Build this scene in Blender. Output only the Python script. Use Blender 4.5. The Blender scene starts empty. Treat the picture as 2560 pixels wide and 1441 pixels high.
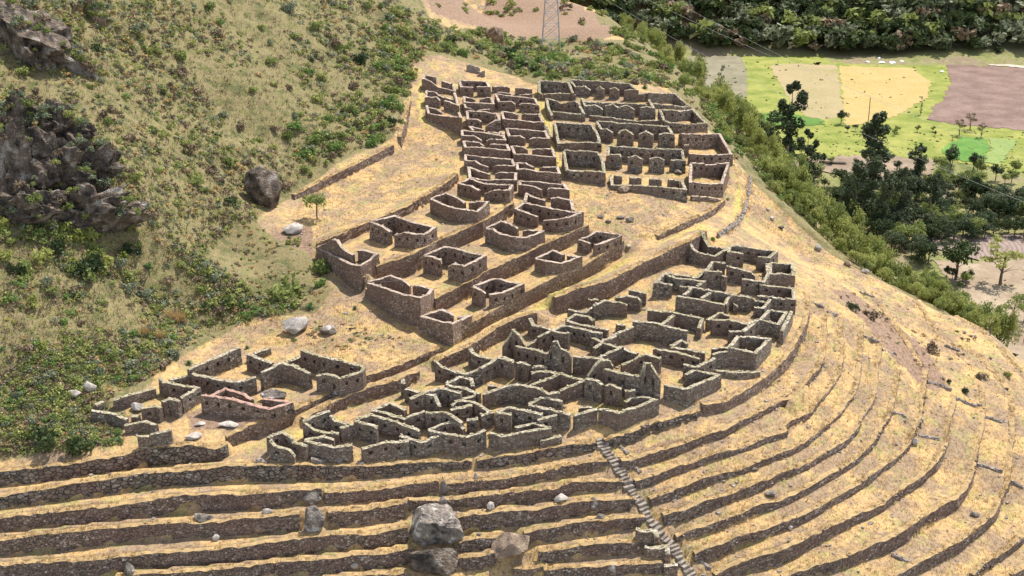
import bpy, math, random
import numpy as np
from mathutils import Vector, Matrix
random.seed(7); RNG=np.random.RandomState(11)
SC=bpy.context.scene
# ------------------------------------------------------------------ camera, sky, sun
W,H=2560.0,1441.0; F=3121.0; PIT=math.radians(22.0)
cd=bpy.data.cameras.new('camera'); cam=bpy.data.objects.new('camera',cd); SC.collection.objects.link(cam)
cam.location=(0,0,0); cam.rotation_euler=(math.radians(90)-PIT,0,0)
cd.sensor_width=36.0; cd.lens=F/W*36.0; cd.clip_start=1; cd.clip_end=5000
SC.camera=cam
SUN_EL=math.radians(60); SUN_AZ=math.radians(40)
wd=bpy.data.worlds.new("World"); SC.world=wd; wd.use_nodes=True
nt=wd.node_tree; bg=nt.nodes['Background']; sky=nt.nodes.new('ShaderNodeTexSky'); sky.sky_type='NISHITA'
sky.sun_disc=False; sky.sun_elevation=SUN_EL; sky.sun_rotation=SUN_AZ; sky.altitude=2900; sky.air_density=1.2; sky.dust_density=1.5
hs_=nt.nodes.new('ShaderNodeHueSaturation'); hs_.inputs['Saturation'].default_value=0.55; nt.links.new(sky.outputs[0],hs_.inputs['Color']); nt.links.new(hs_.outputs[0],bg.inputs[0]); bg.inputs[1].default_value=0.15
sl=bpy.data.lights.new('sun','SUN'); sl.energy=3.9; sl.angle=math.radians(0.5); sl.color=(1,0.95,0.87)
so=bpy.data.objects.new('sun',sl); SC.collection.objects.link(so)
sv=Vector((math.sin(SUN_AZ)*math.cos(SUN_EL),math.cos(SUN_AZ)*math.cos(SUN_EL),math.sin(SUN_EL)))
so.rotation_euler=sv.to_track_quat('Z','Y').to_euler()
SC.view_settings.view_transform='Standard'; SC.view_settings.look='None'; SC.view_settings.gamma=1.0
SC.view_settings.exposure=0.98
# ------------------------------------------------------------------ helpers
def link(o): SC.collection.objects.link(o); return o
def tag(o,label=None,cat=None,group=None,kind=None):
    if label: o['label']=label
    if cat: o['category']=cat
    if group: o['group']=group
    if kind: o['kind']=kind
    elif cat: o['kind']='thing'
    return o
def empty(name,loc=(0,0,0),rz=0):
    o=bpy.data.objects.new(name,None); link(o); o.location=loc; o.rotation_euler=(0,0,rz); o.empty_display_size=0.3; return o
def mesh_obj(name,V,Fc,mats,parent=None,midx=None,smooth=False):
    me=bpy.data.meshes.new(name); me.from_pydata([tuple(v) for v in V],[],Fc)
    if not isinstance(mats,(list,tuple)): mats=[mats]
    for m in mats: me.materials.append(m)
    if midx is not None: me.polygons.foreach_set('material_index',np.array(midx,dtype=np.int32))
    if smooth: me.polygons.foreach_set('use_smooth',np.ones(len(me.polygons),dtype=bool))
    me.update(); o=bpy.data.objects.new(name,me); link(o)
    if parent: o.parent=parent
    return o
def fast_quads(name,V,Q,mats,midx=None,n=4,smooth=False):
    """V (N,3), Q (M,n) index arrays -> mesh object, fast"""
    me=bpy.data.meshes.new(name); V=np.asarray(V,dtype=np.float32); Q=np.asarray(Q,dtype=np.int32)
    me.vertices.add(len(V)); me.vertices.foreach_set('co',V.ravel())
    me.loops.add(Q.size); me.loops.foreach_set('vertex_index',Q.ravel())
    me.polygons.add(len(Q)); me.polygons.foreach_set('loop_start',np.arange(len(Q),dtype=np.int32)*n)
    try: me.polygons.foreach_set('loop_total',np.full(len(Q),n,dtype=np.int32))
    except Exception: pass
    if not isinstance(mats,(list,tuple)): mats=[mats]
    for m in mats: me.materials.append(m)
    if midx is not None: me.polygons.foreach_set('material_index',np.asarray(midx,dtype=np.int32))
    if smooth: me.polygons.foreach_set('use_smooth',np.ones(len(Q),dtype=bool))
    me.update(calc_edges=True); me.validate()
    o=bpy.data.objects.new(name,me); link(o); return o
cP,sP=math.cos(PIT),math.sin(PIT)
def ray(u,v):
    """direction per unit of forward depth"""
    a=(np.asarray(u,float)-W/2)/F; t=(H/2-np.asarray(v,float))/F
    return np.stack([a,cP+sP*t,-sP+cP*t],-1)
def pt(u,v,D): return ray(u,v)*np.asarray(D)[...,None]
def proj(p):
    p=np.asarray(p,float); D=p[...,1]*cP-p[...,2]*sP; up=p[...,1]*sP+p[...,2]*cP
    return W/2+F*p[...,0]/D, H/2-F*up/D, D
# ------------------------------------------------------------------ base relief S(x,y)
CTRL=[(1280,1150,121.5),(1280,1000,129.6),(1280,900,136),(1280,700,151),(1280,500,171),(1280,300,200),(1290,200,218),
(0,1200,118),(0,1441,112),(640,1441,113.5),(1280,1441,116),(640,1150,119.5),(1750,1441,117),(2000,1441,118),(2300,1441,122),(2560,1441,127),
(0,0,167.6),(0,300,151),(0,600,137.4),(0,900,126),(0,1100,119.5),(500,0,195),(500,300,173),(300,450,150),(900,100,214.7),(1000,0,234),
(250,900,131),(350,1020,127),(740,490,173),(1020,290,198.6),(650,650,157),(500,800,145),(650,930,134),(900,600,158.5),(1250,830,141.5),(800,800,143),(950,900,136),
(1600,350,193),(1600,220,212),(1830,400,189.7),(1850,500,181),(1650,500,171),(1500,1110,123),(1840,1000,131),(2025,780,151),(2020,680,163),(1800,600,163),(1900,800,147),(1600,800,144.5),
(2200,800,160),(2530,1000,151.5),(2250,1000,142),(2200,1200,131),(2450,1200,137),
(1375,135,330),(1280,60,372),(1100,10,391),(1500,75,365),(1610,170,292),(1180,130,262),(1500,180,255),(1700,230,226),(1990,640,177),(2300,850,163)]
WPT=[(-120,150,0),(-120,260,32),(-60,320,10),(-20,420,-50),(5,440,-70),(22,440,-76),(70,440,-125),(110,420,-155),(125,160,-125),(130,130,-122),(140,110,-130),(180,200,-150),(140,260,-150),(110,300,-150),(160,320,-155),(180,420,-160),(140,520,-160),(40,560,-140),(-20,560,-100),(-60,560,-70),
(0,70,-92),(-60,70,-92),(60,70,-98),(0,20,-128),(-90,20,-125),(90,30,-132),(-110,95,-45),(-120,60,-60),(-10,500,-80)]
P=[]
for u,v,D in CTRL: P.append(tuple(pt(u,v,D)))
# the ridge line and the steep flank that falls away behind it
SIL=[(1765,300,210),(1850,392,193),(1905,462,188),(2000,558,185),(2120,645,181),(2250,715,177),(2380,783,171),(2450,819,166.5),(2487,856,163),(2530,900,159.5),(2562,935,157),(2680,1060,148)]
for u,v,D in SIL:
    q=pt(u,v,D); P.append(tuple(q))
    for a,dz in ((5,3.3),(14,10),(28,22)): P.append((q[0]+a*0.80,q[1]+a*0.60,max(q[2]-dz,-150)))
PRE=((1490,25,395),(1545,62,355),(1600,108,325),(1650,150,292),(1700,215,248))
for u,v,D in PRE:
    q=pt(u,v,D); P.append(tuple(q))
    for a,dz in ((8,5),(22,18),(45,42)): P.append((q[0]+a*0.97,q[1]+a*0.2,max(q[2]-dz,-150)))
P=np.array(P+WPT)
def tps_fit(P,lam=2.0):
    X=P[:,:2]/100.0; n=len(X)
    r=np.linalg.norm(X[:,None]-X[None],axis=2); K=np.where(r>0,r*r*np.log(np.maximum(r,1e-9)),0)+lam*1e-3*np.eye(n)
    A=np.zeros((n+3,n+3)); A[:n,:n]=K; A[:n,n]=1; A[:n,n+1:]=X; A[n,:n]=1; A[n+1:,:n]=X.T
    b=np.zeros(n+3); b[:n]=P[:,2]; return X,np.linalg.solve(A,b)
TX,TW=tps_fit(P)
ZV=-130.0
def S_raw(x,y):
    x=np.asarray(x,float); y=np.asarray(y,float); sh=x.shape; q=np.stack([x.ravel(),y.ravel()],1)/100.0
    out=np.zeros(len(q)); n=len(TX)
    for i in range(0,len(q),40000):
        qq=q[i:i+40000]; r=np.linalg.norm(qq[:,None]-TX[None],axis=2)
        out[i:i+40000]=np.where(r>0,r*r*np.log(np.maximum(r,1e-9)),0)@TW[:n]+TW[n]+qq@TW[n+1:]
    return out.reshape(sh)
def S_full(x,y):
    """spur, or the valley floor and far slope behind it"""
    x=np.asarray(x,float); y=np.asarray(y,float)
    s=S_raw(np.clip(x,-125,185),np.clip(y,15,555))
    s=np.where(x<-125,s+0.5*(-125-x),s)
    s=np.where(y>555,s-0.25*(y-555),s)
    yf=640-0.10*(x-150)
    val=ZV+np.clip(y-yf,0,None)*0.62+np.clip((y-yf)/30,0,1)*(5*np.sin(x/37.0)+3*np.sin(x/13.0+y/40))
    k=1.6
    return np.maximum(s,val)+np.log1p(np.exp(-np.abs(s-val)/k))*k*0.6-0.0
# fine grid
GX0,GX1,GY0,GY1,GS=-84.0,96.0,86.0,250.0,0.4
gx=np.arange(GX0,GX1+1e-6,GS); gy=np.arange(GY0,GY1+1e-6,GS)
GXX,GYY=np.meshgrid(gx,gy)            # [iy,ix]
SG=S_full(GXX,GYY); ZG=SG.copy()
def bil(G,x,y):
    fx=np.clip((x-GX0)/GS,0,len(gx)-1.001); fy=np.clip((y-GY0)/GS,0,len(gy)-1.001)
    ix=fx.astype(int); iy=fy.astype(int); ax=fx-ix; ay=fy-iy
    return (G[iy,ix]*(1-ax)+G[iy,ix+1]*ax)*(1-ay)+(G[iy+1,ix]*(1-ax)+G[iy+1,ix+1]*ax)*ay
CGX=np.arange(-300,420,4.0); CGY=np.arange(10,800,4.0); _a,_b=np.meshgrid(CGX,CGY); CG=S_full(_a,_b)
def bilc(x,y):
    fx=np.clip((x+300)/4.0,0,len(CGX)-1.001); fy=np.clip((y-10)/4.0,0,len(CGY)-1.001)
    ix=fx.astype(int); iy=fy.astype(int); ax=fx-ix; ay=fy-iy
    return (CG[iy,ix]*(1-ax)+CG[iy,ix+1]*ax)*(1-ay)+(CG[iy+1,ix]*(1-ax)+CG[iy+1,ix+1]*ax)*ay
def ground(x,y,G=None):
    G=ZG if G is None else G
    x=np.asarray(x,float); y=np.asarray(y,float)
    ins=(x>GX0)&(x<GX1)&(y>GY0)&(y<GY1)
    return np.where(ins,bil(G,x,y),bilc(x,y))
def hit(u,v,h=0.0,G=None,D0=80,D1=900):
    """first point along the sight line that is h above the ground"""
    d=ray(u,v)
    Ds=np.concatenate([np.arange(D0,260,0.25),np.arange(260,D1,1.5)])
    p=d[None,:]*Ds[:,None]; g=ground(p[:,0],p[:,1],G)+h
    f=p[:,2]-g; k=np.where(f<0)[0]
    if len(k)==0: return p[-1]
    k=k[0]
    if k==0: return p[0]
    a,b=Ds[k-1],Ds[k]
    fa,fb=f[k-1],f[k]; D=a+(b-a)*fa/(fa-fb+1e-12)
    return d*D
CROPS={'a':(1000,150,4.804),'b':(1300,150,4.004),'c':(1050,370,4.367),'d':(760,500,3.459),'e':(1600,560,4.804),'f':(1200,700,4.804),
'g':(1500,750,4.116),'h':(880,850,4.502),'i':(200,830,3.413),'j':(640,950,4.197),'k':(1150,900,4.654),'l':(0,1080,2.0),'m':(1280,1080,2.0),
'n':(1480,1080,4.004),'o':(2020,1080,4.004),'p':(1960,720,3.603),'q':(1700,380,3.603),'r':(0,560,2.402),'s':(1000,1180,5.52),'z':(0,0,1.0)}
def pts(s,c='z'):
    """'x,y,a x,y,a': survey marks; a leading letter switches the map sheet"""
    out=[]
    for tok in s.split():
        if tok in CROPS: c=tok; continue
        a=[float(k) for k in tok.split(',')]; ox,oy,f=CROPS[c]
        out.append([a[0]/f+ox,a[1]/f+oy]+a[2:])
    return out
def rpts(s,c='z'):
    out=[]
    for tok in s.split():
        if tok in CROPS: c=tok; continue
        a=[float(k) for k in tok.split(',')]; ox,oy,f=CROPS[c]
        out.append((a[0]/f+ox,a[1]/f+oy,a[2]/f+oy))
    return out
# ------------------------------------------------------------------ retaining walls: (marks, label, kind)
RET=[
("793,608,622 858,583,608 922,555,578 980,531,553 1020,514,535 1050,497,522 1080,480,502 1115,455,480 1146,432,455","long retaining wall below the golden field, above the top row of walled courtyards",'dry'),
("943,667,710 991,650,697 1035,634,685 1092,601,639 1150,577,616 1205,553,593 1251,526,560 1284,505,537","retaining wall between the upper and the middle row of courtyards",'dry'),
("1087,747,785 1150,715,754 1179,702,743 1223,675,711 1275,650,691 1315,633,674 1364,607,641 1422,584,618 1470,562,592","retaining wall between the middle and the lower row of courtyards",'dry'),
("1122,834,861 1176,808,841 1246,770,806 1309,733,769 1396,687,728 1451,668,702 1500,639,679 1560,600,634","outer retaining wall of the courtyards beside the straight grass path",'dry'),
("792,618,645 850,655,690 905,692,736","left end wall of the upper courtyard row, facing the slope",'dry'),
("914,722,742 980,755,780 1040,786,812","end wall of the middle courtyard row above the golden slope",'dry'),
("1048,808,822 1085,826,842 1118,842,862","short end wall at the lowest courtyard, beside the path corner",'dry'),
("735,488,500 800,455,475 860,425,447 920,395,415 985,362,385","long dark retaining wall at the foot of the shrub hillside",'dry'),
("1000,340,375 1012,310,345 1022,278,302 1026,245,258","tall end piece of the hillside retaining wall, behind the golden field",'dry'),
("1645,590,601 1690,565,583 1740,543,560 1790,518,535 1812,500,516","rough low retaining wall right of the open yellow slope, under the end house",'dry'),
("760,1046,1068 840,1002,1030 932,968,1000 1004,946,976 1050,926,950","lower side wall of the grass path, at its left end",'dry'),
("1087,903,928 1169,868,903 1200,850,885 1240,820,858 1300,792,833 1342,782,812","tall wall retaining the grass path, behind the left ruined gable",'dry'),
("1387,742,785 1450,718,770 1525,700,745 1600,660,698 1679,622,665 1725,602,655 1764,576,612","high speckled wall retaining the grass path at the back of the lower village",'dry'),
("569,1094,1119 640,1056,1092 672,1052,1084 727,1028,1058 790,1000,1030 845,972,1002 915,940,966 960,925,945 1010,905,925 1060,885,903 1105,866,880","tumbled wall between the lower left compound and the grass path",'dry'),
("l 0,200,268 200,178,248 380,155,222 600,120,192 720,90,182 850,72,175 960,65,165 1080,80,150 1140,60,115","uppermost big stone terrace wall at the left edge, below the lower left compound",'big'),
("l 0,318,382 250,280,350 500,240,312 750,205,278 1000,185,258 1200,165,245 1400,163,245 1600,168,240 1840,170,232 2080,155,208 2360,145,183","very long terrace wall of large rounded stones directly below the ruined village",'big'),
("z 1193,1150,1173 1300,1132,1161 1365,1122,1151 1408,1115,1142 1489,1104,1126","terrace wall of big round boulders ending at the top of the stairway",'big'),
("l 0,430,500 250,400,475 500,372,448 700,350,425 900,318,405 1200,310,390 1400,298,372 1610,285,352","left terrace wall, third from the top, ending above the upright boulder",'dry'),
("l 1625,305,362 1850,290,350 2060,262,330 2195,250,318","short terrace wall piece between the upright boulder and the leaning slab",'dry'),
("l 2225,262,322 2400,240,295 2560,225,278 m 150,200,245 300,165,225 475,140,182","upper terrace wall left of the stairway, right of the leaning slab",'dry'),
("l 0,540,615 250,510,595 500,480,560 800,460,540 1000,455,525 1200,435,512 1500,405,490","left terrace wall, fourth from the top, running behind the pale flat boulder",'dry'),
("l 1640,405,478 1800,390,462 2020,355,432","short terrace wall right of the big upright boulder",'dry'),
("l 2045,345,400 2200,345,385 2400,320,385 2560,300,365 m 200,282,345 300,250,305 555,240,288","terrace wall above the giant split boulder, ending at the stairway",'dry'),
("l 0,665,740 250,650,735 500,635,715 700,615,695 1000,590,672 1200,575,652 1500,530,610 1850,508,588 2040,475,555","left terrace wall, fifth from the top, ending at the giant split boulder",'dry'),
("l 2290,430,515 2560,385,465 m 100,390,455 300,350,425 620,330,383","terrace wall right of the giant split boulder with two pale boulders on it",'dry'),
("l 600,722,800 1000,692,770 1500,645,715 1850,612,690 2060,582,660","lowest complete terrace wall at the bottom left, under the giant boulder",'dry'),
("l 2270,560,600 2380,530,600 2490,520,575","short terrace wall between the two giant boulders",'dry'),
("m 60,500,565 200,475,545 370,450,518 665,425,475","terrace wall right of the second giant boulder, upper",'dry'),
("l 2260,640,690 2400,620,690 2480,600,665","stub of terrace wall under the second giant boulder",'dry'),
("m 135,600,662 370,570,635 640,545,605","terrace wall left of the lower stairway, with a square corner at its left end",'dry'),
("s 1560,1325,1441 1780,1330,1445 1975,1300,1400","square grass topped terrace corner under the second giant boulder",'dry'),
("l 1640,735,790 1850,715,780 2050,705,770","bottom edge terrace wall near the dark sunken boulder",'dry'),
("m 160,690,750 420,675,735 750,650,700","bottom edge terrace wall just left of the stairway foot",'dry'),
("n 130,90,185 250,45,150 400,2,110 g 480,1275,1390 640,1250,1350 1040,1145,1210","wall at the village edge starting right of the stairway top",'big'),
("g 1062,1085,1200 1270,1050,1150 1480,930,1050 1760,750,880 1990,500,650 2100,290,450 z 2022,780,803 2020,730,745","tall curved outer wall along the right edge of the lower village",'dry'),
]
RT=["n 290,285,385 400,275,365 640,190,300 900,110,205 1100,50,130 1300,-20,60 z 1860,1048,1066 1952,1003,1017 1998,962,977 p 0,1010,1070 180,880,930 270,770,830 350,670,720 380,600,612 385,400,408 380,200,206",
"n 430,490,575 620,430,520 850,340,425 1000,310,375 1100,260,340 1300,200,270 1500,150,200 1700,60,130 1950,-10,50 p 0,1230,1290 230,1120,1180 330,990,1030 430,870,900 500,760,790 540,640,672 525,450,456 520,270,276",
"n 580,665,735 750,600,690 1000,500,600 1200,440,525 1500,370,425 1700,280,345 2000,170,230 2162,80,140 o 90,5,60 p 480,1155,1195 620,960,1000 660,860,880 700,600,612 700,330,336",
"n 710,830,925 900,780,890 1150,680,800 1400,610,700 1650,510,610 1900,410,490 2162,310,370 o 200,185,250 380,75,145 p 640,1275,1330 700,1180,1215 790,1040,1080 840,850,862 870,560,568 865,460,466",
"n 850,1050,1110 1000,985,1075 1250,890,990 1500,810,900 1650,740,840 1850,690,760 2050,600,670 o 0,550,620 250,400,470 500,240,310 600,160,220 700,30,90 p 900,1230,1280 960,1130,1170 1010,950,980 1030,830,845 1050,700,706",
"n 1030,1215,1310 1250,1120,1265 1500,1040,1155 1750,960,1055 2000,860,960 o 0,800,880 250,660,740 400,565,650 500,520,590 600,450,540 750,340,400 900,240,290 1000,130,190 p 1170,1300,1345 1240,1180,1235 1270,950,990 1290,740,755",
"n 1230,1435,1500 1450,1320,1430 1700,1225,1365 1900,1165,1310 o 0,1055,1180 250,930,1050 500,820,920 750,710,790 900,600,690 1050,500,590 1150,440,520 1280,280,390 1350,195,255 1400,80,115 p 1480,1300,1335 1520,1120,1145 1550,960,970",
"n 1900,1441,1500 o 0,1360,1450 250,1290,1410 500,1200,1320 750,1080,1230 1000,950,1090 1200,830,950 1370,710,850 1480,660,780 1560,570,680 1620,470,560 1660,370,435 1700,200,250 p 1785,1290,1312 1800,1050,1070 1790,870,878",
"o 830,1441,1520 1100,1310,1430 1300,1210,1330 1500,1100,1220 1650,1000,1100 1760,900,1010 1850,800,900 1950,640,740 2000,500,590 2020,380,430 2040,150,190 p 2065,1300,1330 2070,1130,1165 2060,970,985",
"o 1650,1420,1480 1800,1300,1390 1950,1200,1280 2050,1120,1200 2162,1010,1095 2300,880,980 2400,700,790",
"o 2050,1430,1490 2162,1360,1430 2350,1240,1320",
]
for s,l in (("p 2020,900,935 1800,640,668 1620,540,562 1420,480,500 1300,260,276 1190,100,112","faint stepped terrace edge crossing the bare right slope, middle one"),("p 2130,740,770 1950,520,545 1780,370,388 1550,245,258","faint stepped terrace edge highest on the right, close to the ridge line"),("p 1250,700,722 1180,560,580 1000,330,346 880,150,160","faint stepped terrace edge beside the dark shrub pair")): RET.append((s,l,'dry'))
ORD=['first','second','third','fourth','fifth','sixth','seventh','eighth','ninth','tenth','eleventh']
for i,s in enumerate(RT):
    RET.append((s,"long curved terrace wall right of the stairway, %s below the village edge wall"%ORD[i],'dry'))
# low cross walls on the treads, seen from above as short dark lines
# ------------------------------------------------------------------ house ruins: (marks per wall ; ...), label, style, niches
HS=[]
def Hs(c,label,style,niche,*ws): HS.append((c,label,style,niche,ws))
Hs('a',"topmost roofless house of the left column, its front wall sagging to the right",'cap',0,"300,178,1.8 278,222,2.0 345,245,1.9 460,325,1 560,345,.8 655,368,.8 635,290,1","305,178,1.6 432,208,1.4","500,252,1.2 630,288,1.1")
Hs('a',"second roofless house in the left column, back wall stepping down",'cap',0,"318,370,1.8 312,440,1.7 440,448,1.7 482,487,1.3","535,486,1.5 625,515,1.5 695,548,1.4 655,392,1.2","325,372,1.8 440,392,1.6 465,428,1.3 645,478,1.3")
Hs('a',"third roofless house in the left column, standing on a tall curved outer wall",'cap',0,"320,548,1.6 345,645,1.2 480,668,1.5 600,680,2 732,692,3 705,632,2","350,577,1.5 430,590,1.5 500,628,1.2")
Hs('a',"uppermost square roofless house in the second column with a doorway in front",'cap',1,"715,242,1.6 735,322,1.5 880,332,1.5","925,322,1.6 1070,322,1.7 1040,262,1.6 745,243,1.7 715,242,1.6")
Hs('a',"shallow roofless room below the uppermost square house of the second column",'cap',0,"768,440,1.3 775,503,1.5 930,518,1.6 1120,524,1.6 1095,456,1.4 1045,452,1.4 960,475,.9","780,442,1.3 905,478,.9")
Hs('a',"collapsed room with two slanting walls in the second column",'cap',0,"770,515,1.3 790,572,1.2 850,575,1.2 885,602,.8","920,535,1 1065,580,.9","930,608,.7 1080,590,1")
Hs('a',"roofless house whose front wall curves down to its doorway, second column",'cap',1,"805,610,1.6 815,710,1.6 930,710,1.6 975,745,1.3","1025,795,.9 1085,762,1.4 1145,722,1.8 1195,725,1.8 1165,640,1.7","810,610,1.7 1000,625,1.7 1140,642,1.7")
Hs('a',"very low sunken room between two taller houses of the second column",'cap',0,"880,848,.8 838,800,.8 1005,835,.7","1055,862,.7 1190,880,.8 1215,860,.8")
Hs('a',"wide roofless house in the second column with both front walls sloping to the door",'cap',0,"745,842,1.6 750,905,1.5 900,912,1.5 982,968,.9","1040,970,.8 1090,945,1.2 1260,960,1.3 1225,862,1.3","752,843,1.6 1000,870,1.6 1230,910,1.5")
Hs('a',"roofless house with an unbroken long front wall in the second column",'cap',0,"765,975,1.5 787,1045,1.7 980,1052,1.8 1312,1088,1.8 1285,1020,1.5 1100,1010,1.4 1062,1030,.9","775,976,1.5 945,990,1.3 1008,1032,.8")
Hs('a',"tall roofless house in the second column beside the edge of the golden field",'cap',0,"788,1140,1.7 790,1205,1.8 905,1212,1.7 965,1258,1.3 1062,1282,.9","1120,1275,.9 1180,1262,1.3 1375,1268,1.3 1340,1192,1.5","795,1141,1.8 1050,1166,1.8 1335,1194,1.7")
Hs('c',"roofless house with a broken pier at its left corner, foot of the second column",'cap',0,"530,205,1.9 545,320,1.6 700,352,1.6 870,345,1.6 1040,345,1.6 1045,275,1.4 870,262,1.3 825,283,1","540,206,2 640,250,1.6 760,290,1.1")
Hs('c',"lowest roofless house of the second column, with wide door and pale niche stones",'cap',1,"545,330,1.8 430,388,1.7 560,415,1.8 648,465,1.4","710,500,1 800,462,1.6 970,460,2 1005,400,1.8 850,405,1.6 680,385,1.6 550,335,1.8")
Hs('a',"broken low walls at the top of the third column under the bushes",'cap',0,"1108,322,1 1230,315,1 1318,330,.9","1385,335,1.2 1510,338,1 1585,348,1")
Hs('a',"pair of knee high wall stumps behind the first full house of the third column",'cap',0,"1165,385,.8 1230,388,.9 1330,405,.5","1430,415,.6 1590,412,.8")
Hs('a',"first full roofless house of the third column beside the straight lane",'cap',1,"1150,410,1.7 1190,498,1.5 1340,502,1.5 1385,535,1.1","1432,535,1.2 1485,518,1.4 1655,542,1.5 1620,465,1.6","1158,410,1.7 1400,440,1.7 1612,464,1.6")
Hs('a',"second roofless house down the lane, third column, with gap in its back wall",'cap',0,"1225,620,1.5 1245,705,1.6 1450,726,1.6 1600,746,1.4 1715,745,1.2 1672,650,1.4 1500,648,1.3 1468,662,1","1232,621,1.5 1360,635,1.3 1415,662,1")
Hs('a',"third roofless house down the lane, door in the middle of its front",'cap',0,"1280,818,1.6 1312,910,1.5 1440,912,1.5 1500,942,1.2","1556,945,1.3 1600,932,1.4 1785,940,1.5 1738,850,1.6","1288,819,1.7 1500,836,1.7 1732,857,1.6")
Hs('a',"fourth roofless house down the lane with a plain closed front wall",'cap',0,"1340,1035,1.5 1380,1130,1.5 1600,1142,1.5 1860,1168,1.5 1830,1070,1.4 1640,1066,1.3 1592,1078,1.1","1347,1036,1.5 1480,1045,1.4 1535,1080,1")
Hs('a',"fifth roofless house down the lane, very shallow room with high front",'cap',0,"1400,1232,1.4 1415,1308,1.5 1500,1300,1.6 1650,1342,1.5 1915,1362,1.5 1890,1290,1.4 1745,1285,1.3 1680,1302,.9","1407,1233,1.4 1510,1242,1.3 1605,1295,.8")
Hs('c',"sixth roofless house down the lane, with a narrow room behind its doorway",'cap',0,"1090,360,1.7 1095,402,1.7 1250,414,1.7 1332,452,1.4","1390,455,1.4 1430,437,1.6 1610,452,1.5 1562,390,1.6","1097,359,1.8 1300,371,1.8 1555,399,1.7")
Hs('c',"roofless room with a ragged peak at its left, foot of the third column",'cap',0,"1145,590,1.7 1165,490,1.9 1205,520,1.6 1280,552,1.3 1368,575,1.1","1428,552,1.6 1500,540,1.7 1650,568,1.7 1675,680,1.5")
Hs('c',"large angular house at the foot of the third column with a reddish niched back wall",'cap',1,"1135,600,1.9 1045,660,2 1170,706,2 1290,747,1.5","1350,792,1.4 1480,782,1.7 1620,755,2.2 1780,695,2.6 1715,705,2.2 1590,685,2 1400,655,1.9 1270,625,1.9 1145,600,1.9")
Hs('c',"courtyard house in the top row, right of centre, with a long curved outer wall",'cap',0,"120,550,2 290,492,2 420,548,1.7 490,600,1.2","540,603,1.1 640,588,1.3 740,585,1.8 690,640,1.9 620,690,2 450,668,1.9 300,635,2 125,555,2")
Hs('d',"courtyard house in the top row, centre, with doorway toward its yard",'cap',1,"575,190,2.3 680,225,2.3 750,272,1.8","785,302,1.6 870,282,1.9 960,295,2 1045,292,2.1 1130,235,2.3 950,195,2.1 780,140,2.1 735,148,2.1 580,187,2.3")
Hs('d',"courtyard house at the left end of the top row with a peaked broken wall",'cap',0,"115,410,1.5 180,385,1.9 250,345,2.5 290,345,2.5 325,405,2 345,425,1.8 430,480,1.2","470,432,1.5 515,425,1.6 570,450,1.6 625,462,1.6 575,515,1.8 490,565,3 400,553,2.8 300,500,2.3 120,415,1.5")
Hs('d',"square courtyard house in the centre of the middle row",'cap',1,"1040,480,2.3 1110,490,2.3 1185,520,2.1 1195,552,1.6","1250,572,1.7 1290,552,2 1385,573,2.3 1480,525,2.4 1560,485,2.4 1300,418,2.2 1220,406,2.2 1045,477,2.3")
Hs('d',"courtyard house at the right of the middle row with closed curved front",'cap',0,"1575,245,2 1700,182,2 1780,205,1.8 1850,248,1.3","1900,265,1.2 1990,262,1.5 2065,268,2 1990,300,2 1920,323,2.1 1800,314,2.1 1700,290,2 1640,255,2 1580,248,2")
Hs('d',"courtyard house at the left end of the middle row with a very tall outer wall",'cap',0,"550,712,1.9 750,652,1.9 850,690,1.7 920,748,1.1","950,740,1.4 1000,740,1.6 1105,772,1.8 1070,815,2 1000,845,3.3 870,820,3.3 750,780,3 555,715,1.9")
Hs('d',"square courtyard house in the lowest row with its doorway on the left",'cap',1,"1465,750,2.2 1535,782,2.1 1572,808,1.6","1600,818,1.6 1640,812,1.8 1715,803,2.1 1800,765,2.2 1880,730,2.3 1700,686,2 1640,680,2 1470,747,2.2")
Hs('d',"small courtyard house with plain outer walls in the lowest row",'cap',0,"2005,505,1.6 2150,437,1.7 2210,457,1.6 2245,478,1.4","2280,480,1.2 2380,488,2 2300,522,1.9 2230,545,1.9 2100,530,1.7 2010,507,1.6")
Hs('c',"courtyard house at the far right end of the lowest row",'cap',1,"1735,1000,1.5 1800,1022,1.5 1862,1048,1.2","1900,1058,1.3 1960,1045,1.6 2080,1000,2 2200,948,2.5 2080,930,1.9 1930,912,1.8 1840,965,1.6 1740,998,1.5")
Hs('d',"smallest courtyard house at the pointed bottom corner above the path",'cap',0,"1000,1008,1.5 1190,947,1.4 1260,975,1.3 1295,1003,.9","1325,1012,.9 1430,1000,2 1350,1042,2.2 1280,1063,2.8 1180,1050,2.5 1080,1018,1.9 1005,1010,1.5")
Hs('b',"uppermost roofless room right of the lane with small niches",'lichen',1,"225,345,.9 195,320,1.3 190,210,2 330,212,2 485,225,2 530,335,1.3","232,340,1 410,335,1.1 560,349,.9")
Hs('b',"second roofless room right of the lane with a notch in its niched back wall",'lichen',1,"325,560,.8 290,500,1.3 265,380,1.8 380,415,1.6 410,438,1.3 555,412,1.9 590,440,1.6 640,545,1.2","332,520,1 440,522,1.1 638,547,1")
Hs('b',"deep square room right of the lane with an earth mound behind it",'lichen',1,"345,618,2.4 480,632,2.3 715,650,2.4","345,625,2.4 388,835,1.1 560,830,1.2 660,822,1.1 800,835,1.3 775,740,1.8 720,650,2.3")
Hs('b',"deep square room right of the lane with a rounded boulder inside",'lichen',1,"440,905,2.4 620,908,2.4 785,922,2.4","440,912,2.4 470,1100,1.3 610,1112,1.6 840,1118,2 830,1010,2 785,930,2.4")
Hs('b',"uppermost hall with rounded piers, against the green scrub",'lichen',0,"500,200,2.2 560,270,1.5 650,255,1.7 705,298,1.2","765,290,1.5 800,262,1.9 845,295,1.5","895,292,1.6 950,275,1.9 992,305,1.5","1042,305,1.7 1105,290,1.9 1170,302,1.9 1105,242,1.8","500,195,2.2 800,212,2.2 1105,238,1.9")
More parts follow.
